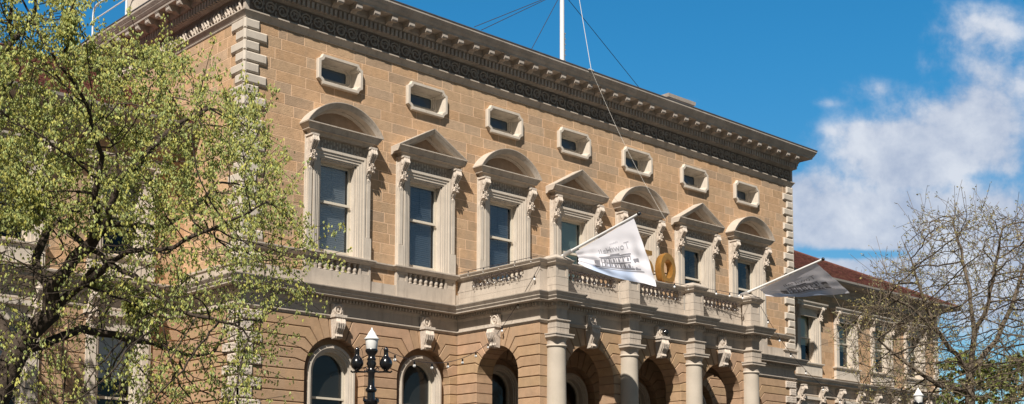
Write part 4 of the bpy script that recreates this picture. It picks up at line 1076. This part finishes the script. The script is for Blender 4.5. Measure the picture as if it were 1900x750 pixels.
# ---- flags on slanting poles
def text_mesh(txt, size):
    cu = bpy.data.curves.new('t', 'FONT'); cu.body = txt; cu.size = size; cu.align_x = 'CENTER'; cu.extrude = 0; cu.resolution_u = 3
    o = bpy.data.objects.new('t', cu); COL.objects.link(o); dg = bpy.context.evaluated_depsgraph_get(); dg.update()
    me = bpy.data.meshes.new_from_object(o.evaluated_get(dg)); bpy.data.objects.remove(o); bpy.data.curves.remove(cu)
    import bmesh
    bm = bmesh.new(); bm.from_mesh(me); bmesh.ops.triangulate(bm, faces=bm.faces)
    bmesh.ops.subdivide_edges(bm, edges=[e for e in bm.edges if e.calc_length() > size*.2], cuts=1)
    bm.to_mesh(me); bm.free(); return me
def flag_set(base, tip, A, B, D, C, label, bow, name='slanting_flagpole', curl=.25):
    base, tip, A, B, C, D = [Vector(p) for p in (base, tip, A, B, C, D)]
    e = empty(name, base); tag(e, label, 'flagpole', 'flags on slanting poles along the balcony')
    q = MB(); q.tube([(0, 0, 0), tip-base], [.045, .036], 12); q.build('pole', M['white'], e, 40)
    dirn = (tip-base).normalized()
    q = MB(); q.blob(tip-base+dirn*.05, (.06, .06, .06), 10, 6); q.build('finial', M['iron'], e, 60)
    q = MB(); q.tube([dirn*.1, dirn*.42], .065, 10); q.box(-.09, .09, -.02, .3, -.14, .02); q.build('pole_bracket', M['steel'], e)
    nrm = (A-B).cross(D-B).normalized()
    if nrm.y > 0: nrm = -nrm
    side = nrm
    def S(u, v):
        """u along the pole (0 at the wall end, 1 at the tip), v 1 at the pole, 0 at the hanging edge"""
        p = B.lerp(A, u)
        bt = C.lerp(D, u) + Vector((0, 0, 1))*(-.16*math.sin(math.pi*min(1, u*1.15)))*curl*4*.5
        q_ = bt.lerp(p, v)
        h = (1-v)
        w = bow*math.sin(math.pi*v)*.5 + .026*math.sin(u*17+v*6)*h*(1-h*.3) + .018*math.sin(u*31-v*4)*math.sin(math.pi*min(1, v*1.2)) + .02*math.sin(v*22+u*9)*h
        return q_ + side*w
    nu, nv = 64, 44; mb = MB(); v = []; f = []
    for j in range(nv+1):
        for i in range(nu+1): v.append(S(i/nu, j/nv)-base)
    for j in range(nv):
        for i in range(nu): f.append((j*(nu+1)+i, j*(nu+1)+i+1, (j+1)*(nu+1)+i+1, (j+1)*(nu+1)+i))
    mb.add(v, f); fl = mb.build('flag', M['flag'], e, 80, recalc=False)
    uvl = fl.data.uv_layers.new(name='UVMap'); 
    arr = np.array([( (li % (nu+1))/nu, (li//(nu+1))/nv) for li in [l.vertex_index for l in fl.data.loops]], dtype=np.float32); uvl.data.foreach_set('uv', arr.ravel())
    # hem folded up along the hanging edge
    hm = MB(); v = []; f = []
    for j in range(5):
        for i in range(nu+1):
            t = i/nu; w_ = .28*math.sin(math.pi*min(1, t*.98+.02))
            v.append(S(t, 0)-base+Vector((0, 0, .0+w_*j/4))-side*(-.05*math.sin(math.pi*j/4)-.012)*1.0)
    for j in range(4):
        for i in range(nu): f.append((j*(nu+1)+i, j*(nu+1)+i+1, (j+1)*(nu+1)+i+1, (j+1)*(nu+1)+i))
    # printing, seen from behind: mirrored
    def wrap(me, cu_, cv_, su, sv, lift=.008, flip=-1):
        for vv in me.vertices:
            x_, z_ = vv.co.x*flip, vv.co.y
            uu = min(.98, max(.02, cu_+x_*su)); vw = min(.98, max(.02, cv_+z_*sv))
            for sgn in (1,):
                vv.co = S(uu, vw)-base+side*lift
        return me
    for (txt, sz, cu_, cv_) in (('Town', .32, .66, .60), ('Hall', .32, .44, .60), ('Hobart', .10, .60, .75)):
        me = text_mesh(txt, sz); wrap(me, cu_, cv_, .40, .55); me.materials.clear(); me.materials.append(M['ink2']); o = bpy.data.objects.new('lettering', me); COL.objects.link(o); o.parent = fl
        me2 = me.copy(); 
    # sketch of a columned building
    q = MB()
    def bar(x0_, x1_, z0_, z1_):
        nx_ = max(1, int(abs(x1_-x0_)/.08)); 
        for k in range(nx_):
            a, b = x0_+(x1_-x0_)*k/nx_, x0_+(x1_-x0_)*(k+1)/nx_; q.add([(a, z0_, 0), (b, z0_, 0), (b, z1_, 0), (a, z1_, 0)], [(0, 1, 2, 3)])
    bar(-.62, .62, .36, .40); bar(-.66, .66, .42, .45); bar(-.66, .66, .0, .05); bar(-.9, -.68, .0, .3); bar(.68, .95, .0, .3); bar(-.6, .6, .18, .21)
    for k in range(13): bar(-.6+k*.1-.014, -.6+k*.1+.014, .05, .36)
    for k in range(6): bar(-.55+k*.2, -.48+k*.2, .24, .33); bar(-.55+k*.2, -.47+k*.2, .06, .15)
    bar(-.2, .2, .45, .50); bar(-1.0, 1.05, -.05, -.03)
    me = q.mesh('building_sketch', M['ink']); wrap(me, .56, .22, .34, .66); me.update()
    o = bpy.data.objects.new('building_sketch', me); COL.objects.link(o); o.parent = fl
    return e
flag_set((8.4, -4.08, 9.46), (8.4, -7.05, 10.18), (8.4, -6.9, 10.10), (8.4, -4.62, 9.50), (8.42, -7.68, 8.05), (8.4, -4.75, 9.12),
         'white sunlit flag on a slanting pole at the left end of the balcony, corner hanging', -.1)
flag_set((17.75, -3.5, 9.50), (17.75, -6.89, 10.28), (17.75, -6.68, 10.20), (17.75, -4.35, 9.62), (19.3, -6.94, 9.35), (17.95, -4.5, 9.42),
         'greyish shaded flag on a slanting pole at the right end of the balcony', -.05)

# ---- festoon lights
def festoon(pts, sag, nb, label):
    e = empty('festoon_lights', pts[0]); tag(e, label, 'string lights', 'festoon lights strung over the balcony')
    o0 = Vector(pts[0]); cab = MB(); bl = []
    for a, b, s_, n_ in zip(pts[:-1], pts[1:], sag, nb):
        a, b = Vector(a)-o0, Vector(b)-o0; seg = []
        for k in range(15):
            t = k/14; seg.append(a.lerp(b, t)+Vector((0, 0, -s_*4*t*(1-t))))
        cab.tube(seg, .009, 5)
        for k in range(n_):
            t = (k+.6)/n_; bl.append(a.lerp(b, t)+Vector((0, 0, -s_*4*t*(1-t))))
    cab.build('cable', M['wire'], e)
    for p in bl:
        q = MB(); q.lathe([(.022, -.02), (.024, -.08), (.02, -.09)], (0, 0, 0), 8); so_ = q.build('socket', M['iron'], e, loc=p)
        q = MB(); q.lathe([(.018, -.09), (.034, -.11), (.036, -.135), (.024, -.16), (.006, -.165)], (0, 0, 0), 8); q.build('bulb', M['globe'], so_, 60)
    return e
festoon([(-1.3, -8.2, 5.35), (PXA-.2, -1.9, 7.12), (PXA-.05, PYF-.1, 9.2)], [.5, .12], [7, 3], 'string of small bulbs from the large street lamp to the balcony corner')
festoon([(PXA-.08, -.2, 9.42), (PXA-.08, PYF, 9.42)], [.0], [5], 'string of small bulbs lying along the left side rail of the balcony')
festoon([(PXB+.1, PYF-.1, 9.2), tuple(on_x(1475, 665, 22.0)), tuple(on_x(1570, 748, 26.0))], [.1, .15], [3, 3], 'string of small bulbs hanging down from the right end of the balcony')
festoon([(CX[2]-1.4, PYF-.14, 9.38), (CX[3]+.2, PYF-.44, 9.4)], [.0], [7], 'string of small bulbs along the front rail of the balcony by the gold numerals')
def garland(a, b, label):
    a, b = Vector(a), Vector(b); n = int((b-a).length/.03); rg_ = random.Random(int(a.x*10)); e = empty('fairy_lights', a); tag(e, label, 'string lights', 'dark light cables wound along the balustrades')
    out = (b-a).normalized().cross(Vector((0, 0, 1)))
    q = MB()
    for row in (.03, .06, .20, .25, .27):
        pts = []; ph = rg_.uniform(0, 6)
        for k in range(n+1):
            t = k/n; pts.append((b-a)*t+out*(.03+.03*math.sin(k*1.1+ph))+Vector((0, 0, row+.03*math.sin(k*.9+ph)+rg_.uniform(-.012, .012))))
        q.tube(pts, .008, 4)
    q.build('cable', M['wire'], e)
    for k in range(int((b-a).length/.32)):
        bl = MB(); p = (b-a).normalized()*(.15+.32*k)+out*.08+Vector((0, 0, .0+.05*rg_.random())); bl.blob(p, (.016, .016, .022), 6, 4); bl.build('bulb', M['globe'], e, 60)
    return e
for i_, (ca, cb, wh) in enumerate(((CX[0], CX[1], 'left'), (CX[1], CX[2], 'middle'), (CX[2], CX[3], 'right'))):
    garland((ca+.55, PYF-.02, 8.87), (cb-.55, PYF-.02, 8.87), 'tangled dark cables with tiny bulbs along the %s front balusters of the balcony' % wh)
garland((PXA-.02, -.75, 8.87), (PXA-.02, PYF+.75, 8.87), 'tangled dark cables with tiny bulbs along the side balusters of the balcony')
sp = MB(); sp.blob((0, 0, 0), (.11, .11, .12), 12, 8); sp = sp.build('security_camera', M['iron'], None, 60, loc=(PC[1]+.05, PYF-.27, 7.68)); tag(sp, 'small black dome camera on the middle keystone of the portico', 'camera')

# ---- street lamps
def street_lamp(base, label, zs=1.0, turn=0.0, top=6.06):
    e = empty('street_lamp', (base[0], base[1], 0)); e.rotation_euler = (0, 0, turn); tag(e, label, 'street lamp', 'black street lamps with a white lantern')
    z = top-.55*1.0
    q = MB(); q.lathe([(.26, 0), (.28, .1), (.26, .5), (.2, .6), (.14, .75), (.11, .9), (.085, 1.2), (.078, z-1.3)], (0, 0, 0), 16)
    for k in range(10):
        a = 2*math.pi*k/10; q.tube([(.08*math.cos(a), .08*math.sin(a), 1.2), (.074*math.cos(a), .074*math.sin(a), z-1.3)], .013, 5)
    q.build('post', M['iron'], e, 40)
    q = MB(); zz = z-1.3
    q.lathe([(.075, 0), (.10, .02), (.11, .05), (.085, .08), (.125, .12), (.15, .17), (.16, .21), (.13, .24), (.09, .27), (.085, .40), (.12, .43), (.125, .47), (.09, .51), (.075, .55), (.072, .80), (.09, .83), (.085, .9), (.05, .95), (.06, .98)], (0, 0, zz), 16)
    for k in range(4):
        a = math.pi/4+math.pi/2*k; q.tube([(.1*math.cos(a), .1*math.sin(a), zz+.2), (.19*math.cos(a), .19*math.sin(a), zz+.22), (.19*math.cos(a), .19*math.sin(a), zz+.28)], [.03, .03, .02], 6)
    q.lathe([(.06, .9), (.11, 1.02), (.085, 1.08), (.10, 1.12), (.075, 1.16), (.075, 1.20), (.13, 1.27), (.14, 1.31), (.13, 1.335)], (0, 0, zz), 16)
    q.build('collar', M['iron'], e, 50)
    q = MB(); q.lathe([(.115, 1.335), (.122, 1.345), (.135, 1.5), (.145, 1.545), (.165, 1.55), (.165, 1.565), (.14, 1.585), (.10, 1.64), (.07, 1.70), (.03, 1.75), (.018, 1.775), (.012, 1.80), (.001, 1.81)], (0, 0, zz), 24).build('lantern', M['globe'], e, 40)
    for s_ in (-1, 1):
        arm = MB(); pts = [(s_*.05, 0, zz+.86), (s_*.16, 0, zz+.845), (s_*.30, 0, zz+.85), (s_*.41, 0, zz+.84), (s_*.44, 0, zz+.87)]
        arm.tube(pts, .02, 6)
        arm.tube([(s_*(.13+.035*math.cos(a)), 0, zz+.90+.035*math.sin(a)) for a in [k*.7 for k in range(9)]], .012, 5)
        arm.lathe([(.05, -.03), (.06, 0), (.03, .02)], (s_*.31, 0, zz+.87), 10)
        a_ = arm.build('arm', M['iron'], e, 50)
        gl = MB(); gl.lathe([(.03, .885), (.06, .89), (.115, .94), (.14, 1.0), (.142, 1.04), (.125, 1.10), (.085, 1.16), (.055, 1.19), (.05, 1.22), (.048, 1.30), (.055, 1.31), (.045, 1.35), (.02, 1.38)], (s_*.31, 0, zz), 20)
        gl.tube([(s_*.31, 0, zz+1.37), (s_*.26, -.02, zz+1.40), (s_*.20, -.03, zz+1.3), (s_*.17, -.02, zz+1.1), (s_*.2, 0, zz+.95)], .006, 4)
        gl.build('side_lamp', M['iron'], a_, 50)
    return e
A1 = at(690.5, 583, 27.0); street_lamp((A1.x, A1.y), 'black street lamp, white lantern and two round side lamps, standing before the two arched windows', turn=-YAW, top=A1.z-.25)
A2 = at(1703, 702, 41.0); street_lamp((A2.x, A2.y), 'black street lamp with a small white lantern seen among bare branches at far right', turn=-YAW+.9, top=A2.z-.25)

# ------------------------------------------------------------------ trees
def grow(paths, attr, step=.22, infl=1.6, kill=.45, iters=90, jitter=.12, up=.0, seed=1):
    rg = np.random.default_rng(seed)
    pos = []; par = []
    for pth in paths:
        pth, root = pth
        prev = root
        if root is None:
            pos.append(np.array(pth[0])); par.append(-1); prev = 0; rest = pth[1:]
        elif root == 'near':
            d = [np.linalg.norm(p-np.array(pth[0])) for p in pos]; prev = int(np.argmin(d)); rest = pth[1:]
        for q in rest:
            a = pos[prev]; b = np.array(q); n = max(1, int(np.linalg.norm(b-a)/step))
            for k in range(1, n+1):
                p = a+(b-a)*k/n+(rg.normal(0, .018, 3) if k < n else 0)
                pos.append(p); par.append(prev); prev = len(pos)-1
    A = np.array(attr); alive = np.ones(len(A), bool)
    P = np.array(pos); best = np.full(len(A), 1e9); bi = np.zeros(len(A), int)
    def upd(start):
        nonlocal best, bi
        for s0 in range(start, len(P), 400):
            blk = P[s0:s0+400]; d = ((A[:, None, :]-blk[None])**2).sum(2); j = d.argmin(1); dm_ = d[np.arange(len(A)), j]
            m_ = dm_ < best; best[m_] = dm_[m_]; bi[m_] = j[m_]+s0
    upd(0)
    for it in range(iters):
        ok = alive & (best < infl**2)
        if not ok.any(): infl *= 1.5; continue
        idx = np.where(ok)[0]; dirs = {}
        for i in idx: dirs.setdefault(bi[i], []).append(i)
        new = []; st = len(P)
        for n_, li in dirs.items():
            d = A[li]-P[n_]; d = (d/np.linalg.norm(d, axis=1)[:, None]).sum(0)
            d = d/(np.linalg.norm(d)+1e-9)+rg.normal(0, jitter, 3); d[2] += up; d /= np.linalg.norm(d)
            new.append(P[n_]+d*step); par.append(n_)
        P = np.vstack([P, new]); upd(st); alive &= best > kill**2
        if not alive.any(): break
    return P, np.array(par)
def shoots(P, par, rg, frac, n, step, up):
    """fine straight end twigs continuing the growth"""
    haskid = np.zeros(len(P), bool); haskid[par[par >= 0]] = True
    tips = np.where(~haskid)[0]; newP = []; newpar = []; cnt = len(P)
    for t in tips:
        if rg.random() > frac: continue
        d0 = P[t]-P[par[t]]; d0 = d0/(np.linalg.norm(d0)+1e-9)
        for q in range(2):
            d = d0+rg.normal(0, .35, 3); d[2] += up; d /= np.linalg.norm(d); prev = t; p = P[t]
            for k in range(int(rg.integers(1, n+1))):
                d = d+rg.normal(0, .07, 3); p = p+d*step*rg.uniform(.7, 1.1); newP.append(p); newpar.append(prev); prev = cnt; cnt += 1
    if newP: P = np.vstack([P, newP]); par = np.concatenate([par, newpar])
    return P, par
def skeleton(P, par, r0=.006, pw=2.4, rmax=.3):
    n = len(P); r = np.zeros(n); kids = [[] for _ in range(n)]
    for i in range(n):
        if par[i] >= 0: kids[par[i]].append(i)
    acc = np.zeros(n)
    for i in range(n-1, -1, -1):
        acc[i] = max(acc[i], r0**pw)
        if par[i] >= 0: acc[par[i]] += acc[i]
    return np.minimum(acc**(1/pw), rmax), kids
def branch_mesh(P, par, rad, kids, thin=.012):
    """one chain per branch: follow the thickest child"""
    mb = MB(); used = np.zeros(len(P), bool)
    starts = [i for i in range(len(P)) if par[i] < 0]
    stack = [(i, None) for i in starts]
    while stack:
        i, pr = stack.pop()
        chain = [] if pr is None else [pr]; rr = [] if pr is None else [min(rad[pr], rad[i]*1.25)]
        cur = i
        while True:
            chain.append(cur); rr.append(rad[cur]); ks = kids[cur]
            if not ks: break
            ks = sorted(ks, key=lambda q: -rad[q])
            for o_ in ks[1:]: stack.append((o_, cur))
            cur = ks[0]
        if len(chain) < 2: continue
        if len(chain) > 2 and max(rr) < thin*1.5: pass
        n = 10 if max(rr) > .08 else 6 if max(rr) > .03 else 4 if max(rr) > thin else 3
        mb.tube([P[c] for c in chain], rr, n)
    return mb
def leaves(P, rad, kids, count, size, rg, droop=.8, rmax=.02, prob=None, narrow=.32, per=(4, 7)):
    mb = MB(); cand = np.where(rad < rmax)[0]
    if not len(cand): return mb
    w = np.array([prob(P[i]) if prob else 1.0 for i in cand]); w /= w.sum()
    pick = cand[rg.choice(len(cand), size=count, p=w)]; k = rg.integers(per[0], per[1], count); rp = np.repeat(np.arange(count), k); n = len(rp)
    c = (P[pick]+rg.normal(0, .045, (count, 3)))[rp]; b = rg.uniform(.72, 1.3, count)[rp]; hue = rg.uniform(-1, 1, count)[rp]
    a = rg.uniform(0, 2*math.pi, n); sp_ = rg.uniform(.1, .8, n)
    d = np.stack([np.cos(a)*sp_, np.sin(a)*sp_, -droop+rg.uniform(-.35, .6, n)], 1); d /= np.linalg.norm(d, axis=1)[:, None]
    s_ = np.cross(d, rg.normal(0, 1, (n, 3))); s_ /= np.linalg.norm(s_, axis=1)[:, None]+1e-9; l = (size*rg.uniform(.6, 1.25, n))[:, None]; w_ = l*narrow; n_ = np.cross(d, s_)
    V = np.stack([c, c+d*l*.5+s_*w_+n_*l*.08, c+d*l, c+d*l*.5-s_*w_+n_*l*.08], 1).reshape(-1, 3)
    q = b*rg.uniform(.8, 1.2, n); T = np.stack([q*(1+.12*hue), q, q*(1-.25*hue)], 1)
    mb.v = [tuple(p) for p in V.tolist()]; i4 = np.arange(n)*4
    F_ = np.stack([i4, i4+1, i4+2, i4, i4+2, i4+3], 1).reshape(-1, 3).tolist(); mb.f = [tuple(x) for x in F_]
    T2 = np.repeat(T, 2, axis=0).tolist(); mb.t = [tuple(x) for x in T2]; return mb
def inpoly(x, y, poly):
    c = False; n = len(poly)
    for i in range(n):
        x1_, y1_ = poly[i]; x2_, y2_ = poly[i-1]
        if (y1_ > y) != (y2_ > y) and x < (x2_-x1_)*(y-y1_)/(y2_-y1_)+x1_: c = not c
    return c
def crown_points(poly, dist, half, n, rg, bounds):
    """attraction points filling a rounded crown volume"""
    out = []
    cx_ = sum(p[0] for p in poly)/len(poly)
    while len(out) < n:
        u = rg.uniform(bounds[0], bounds[1]); v = rg.uniform(bounds[2], bounds[3])
        if not inpoly(u, v, poly): continue
        # depth shrinks near the outline
        m_ = min(1.0, .35+min(abs(u-bounds[0]), abs(bounds[1]-u))/260)
        d = dist+rg.uniform(-1, 1)*half*m_
        out.append(tuple(at(u, v, d)))
    return out
def W(pts, dist): return [tuple(at(u, v, dist+dd)) for (u, v, dd) in pts]

DT = 20.0
rg1 = np.random.default_rng(11)
poly = [(-160, 800), (-200, -260), (20, -300), (110, -120), (150, -30), (160, 30), (150, 85), (185, 80), (235, 60), (300, 75), (352, 95), (358, 135), (415, 172), (470, 190), (492, 240), (538, 262), (525, 310), (500, 345), (550, 352), (565, 405), (590, 440), (605, 470), (575, 505), (592, 560), (540, 572), (520, 590), (505, 640), (470, 700), (455, 800)]
att = crown_points(poly, DT, 3.2, 5000, rg1, (-200, 606, -300, 800))
trunk0 = at(20, 700, DT); base0 = (trunk0.x-.7, trunk0.y+.35, 0)
paths = [([base0, (base0[0]+.15, base0[1]-.05, 1.8)]+W([(2, 720, 0), (30, 654, 0), (56, 618, 0), (94, 583, 0)], DT), None),
         (W([(94, 583, 0), (94, 535, -.2), (137, 479, -.4), (167, 455, -.5), (198, 416, -.7), (210, 372, -.8), (222, 330, -.9), (216, 280, -1.0)], DT), 'near'),
         (W([(94, 535, -.2), (70, 505, .3), (66, 480, .5), (86, 430, .7), (92, 380, .9), (70, 320, 1.1)], DT), 'near'),
         (W([(198, 416, -.7), (243, 418, -.6), (300, 422, -.3), (350, 395, 0), (400, 340, .2)], DT), 'near'),
         (W([(94, 583, 0), (118, 556, -.1), (167, 520, -.5), (203, 489, -1.0), (238, 466, -1.3), (324, 459, -1.8), (395, 425, -2.1), (450, 400, -2.3)], DT), 'near'),
         (W([(203, 489, -1.0), (284, 540, -1.3), (330, 575, -1.5), (390, 590, -1.7), (450, 610, -1.8)], DT), 'near'),
         (W([(45, 635, 0), (61, 646, .1), (152, 610, .5), (264, 633, .9), (355, 659, 1.2)], DT), 'near'),
         (W([(183, 560, -.2), (250, 565, -.6), (300, 600, -1.0)], DT), 'near'),
         (W([(167, 455, -.5), (182, 400, -1.2), (176, 360, -1.5), (190, 290, -1.6)], DT), 'near'),
         (W([(222, 330, -.9), (270, 290, -.6), (330, 230, -.3), (390, 200, 0)], DT), 'near'),
         (W([(30, 654, 0), (-30, 560, .3), (-60, 420, .6), (-70, 250, .8), (-20, 120, .9), (40, 60, 1.0)], DT), 'near')]
P, par = grow(paths, att, .16, 1.7, .24, 130, .10, .02, 5)
P, par = shoots(P, par, rg1, .55, 3, .25, .12)
rad, kids = skeleton(P, par, .0042, 2.35, .30)
rad = np.where(rad > .02, rad*(1+.55*np.clip((rad-.02)/.06, 0, 1)), rad)
print('tree1 nodes', len(P))
tr = empty('leafy_tree', base0); tag(tr, 'large spreading tree with dark limbs and fresh yellow green spring leaves, at the left', 'tree')
mv = Vector(base0)
bmx = branch_mesh(P, par, rad, kids); bmx.move(-mv.x, -mv.y, -mv.z).build('trunk', M['bark'], tr, 60, recalc=False)
def pr(p):
    d = Vector(p)-CAMP; z = d.dot(_f2); v = PY-F*d.dot(_u3)/z; u = PX+F*d.dot(_r3)/z
    q = 1.0
    if v > 430: q *= .5
    if v > 430 and u < 230: q *= .35
    return q
lv = leaves(P, rad, kids, 62000, .052, rg1, 1.4, .0075, prob=pr, narrow=.22, per=(3, 6)); lv.move(-mv.x, -mv.y, -mv.z).build('crown', M['leaf'], tr, recalc=False)

# bare tree at the right
DR = 46.0; rg2 = np.random.default_rng(23)
poly2 = [(1600, 800), (1585, 700), (1560, 640), (1545, 600), (1585, 570), (1625, 545), (1622, 520), (1660, 490), (1700, 485), (1690, 430), (1705, 405), (1740, 395), (1790, 385), (1850, 395), (1900, 400), (1980, 420), (2050, 500), (2080, 620), (2060, 800)]
att2 = crown_points(poly2, DR, 4.5, 7500, rg2, (1540, 2085, 384, 800))
b2 = at(1800, 800, DR)
paths2 = [([(b2.x, b2.y, 0)]+W([(1803, 800, 0), (1800, 745, 0), (1800, 690, 0), (1808, 620, .2), (1800, 540, .3), (1785, 470, .5), (1770, 420, .6)], DR), None),
          (W([(1800, 690, 0), (1765, 650, -.5), (1735, 610, -.9), (1715, 560, -1.2), (1690, 480, -1.4), (1672, 440, -1.5)], DR), 'near'),
          (W([(1800, 735, 0), (1740, 715, -1.0), (1690, 680, -1.8), (1640, 640, -2.4), (1590, 610, -3.0)], DR), 'near'),
          (W([(1800, 690, 0), (1850, 630, .8), (1880, 560, 1.2), (1905, 480, 1.5)], DR), 'near'),
          (W([(1735, 610, -.9), (1690, 570, -1.4), (1650, 550, -2)], DR), 'near'),
          (W([(1808, 620, .2), (1835, 560, -.2), (1850, 480, -.4), (1860, 425, -.5)], DR), 'near')]
P, par = grow(paths2, att2, .26, 2.6, .36, 140, .08, .22, 9)
P, par = shoots(P, par, rg2, 1.0, 4, .32, .75)
rad, kids = skeleton(P, par, .007, 2.45, .3)
tr = empty('bare_tree', (b2.x, b2.y, 0)); tag(tr, 'nearly bare tree with fine upright grey brown twigs, at the right edge', 'tree')
branch_mesh(P, par, rad, kids).move(-b2.x, -b2.y, 0).build('trunk', M['twig'], tr, 60, recalc=False)
leaves(P, rad, kids, 8500, .07, rg2, .2, .012, per=(1, 4)).move(-b2.x, -b2.y, 0).build('crown', M['leaf2'], tr, recalc=False)

# greener tree behind it
def simple_tree(name, label, dist, polyg, bounds, half, natt, nleaf, trunk_u, lm, size, seed, group=None, bark='twig', step=.35, per=(3, 6)):
    rg = np.random.default_rng(seed); at_ = crown_points(polyg, dist, half, natt, rg, bounds)
    b = at(trunk_u, 760, dist); top_v = (bounds[2]+760*1.4)/2.4
    P, par = grow([([(b.x, b.y, 0)]+W([(trunk_u, 760, 0), (trunk_u+4, (760+top_v)/2, 0), (trunk_u-6, top_v, .2)], dist), None)], at_, step, 3.0, .5, 80, .2, .08, seed)
    rad, kids = skeleton(P, par, .0075, 2.3, .28)
    t = empty(name, (b.x, b.y, 0)); tag(t, label, 'tree', group)
    branch_mesh(P, par, rad, kids).move(-b.x, -b.y, 0).build('trunk', M[bark], t, 60, recalc=False)
    if nleaf: leaves(P, rad, kids, nleaf, size, rg, .3, .03, per=per).move(-b.x, -b.y, 0).build('crown', M[lm], t, recalc=False)
    return t
simple_tree('green_tree', 'green leafy tree behind the bare tree at the lower right corner', 58, [(1748, 800), (1742, 668), (1785, 640), (1830, 665), (1880, 650), (1960, 640), (2000, 800)], (1740, 2000, 638, 800), 4.0, 1000, 2200, 1880, 'leaf3', .22, 31)
simple_tree('distant_tree', 'small bare tree top just showing above the red tiled roof', 75, [(1560, 560), (1568, 505), (1590, 486), (1610, 492), (1625, 520), (1640, 560)], (1555, 1645, 484, 560), 2.0, 500, 0, 1592, 'leaf2', .1, 41, step=.22)

# unseen tree added just outside the frame to shade the lower left wing
rg = np.random.default_rng(77); c0 = np.array([-9.1, -1.2, 10.2]); pts_ = []
while len(pts_) < 1100:
    p = rg.uniform(-1, 1, 3)
    if (p**2).sum() < 1: pts_.append(tuple(c0+p*np.array([2.5, 2.5, 3.2])))
P, par = grow([([(-9.2, -1.3, 0), (-9.15, -1.2, 3.5), (-9.1, -1.2, 7.0), (-9.0, -1.1, 10.5)], None)], pts_, .26, 2.6, .4, 80, .12, .05, 3)
rad, kids = skeleton(P, par, .0065, 2.3, .2)
tr = empty('added_shade_tree', (-9.2, -1.3, 0)); tag(tr, 'unseen leafy tree added outside the frame to shade the lower left wing', 'tree')
branch_mesh(P, par, rad, kids).move(9.2, 1.3, 0).build('trunk', M['bark'], tr, 60, recalc=False)
leaves(P, rad, kids, 9000, .10, rg, .8, .015, per=(4, 7)).move(9.2, 1.3, 0).build('crown', M['leaf'], tr, recalc=False)
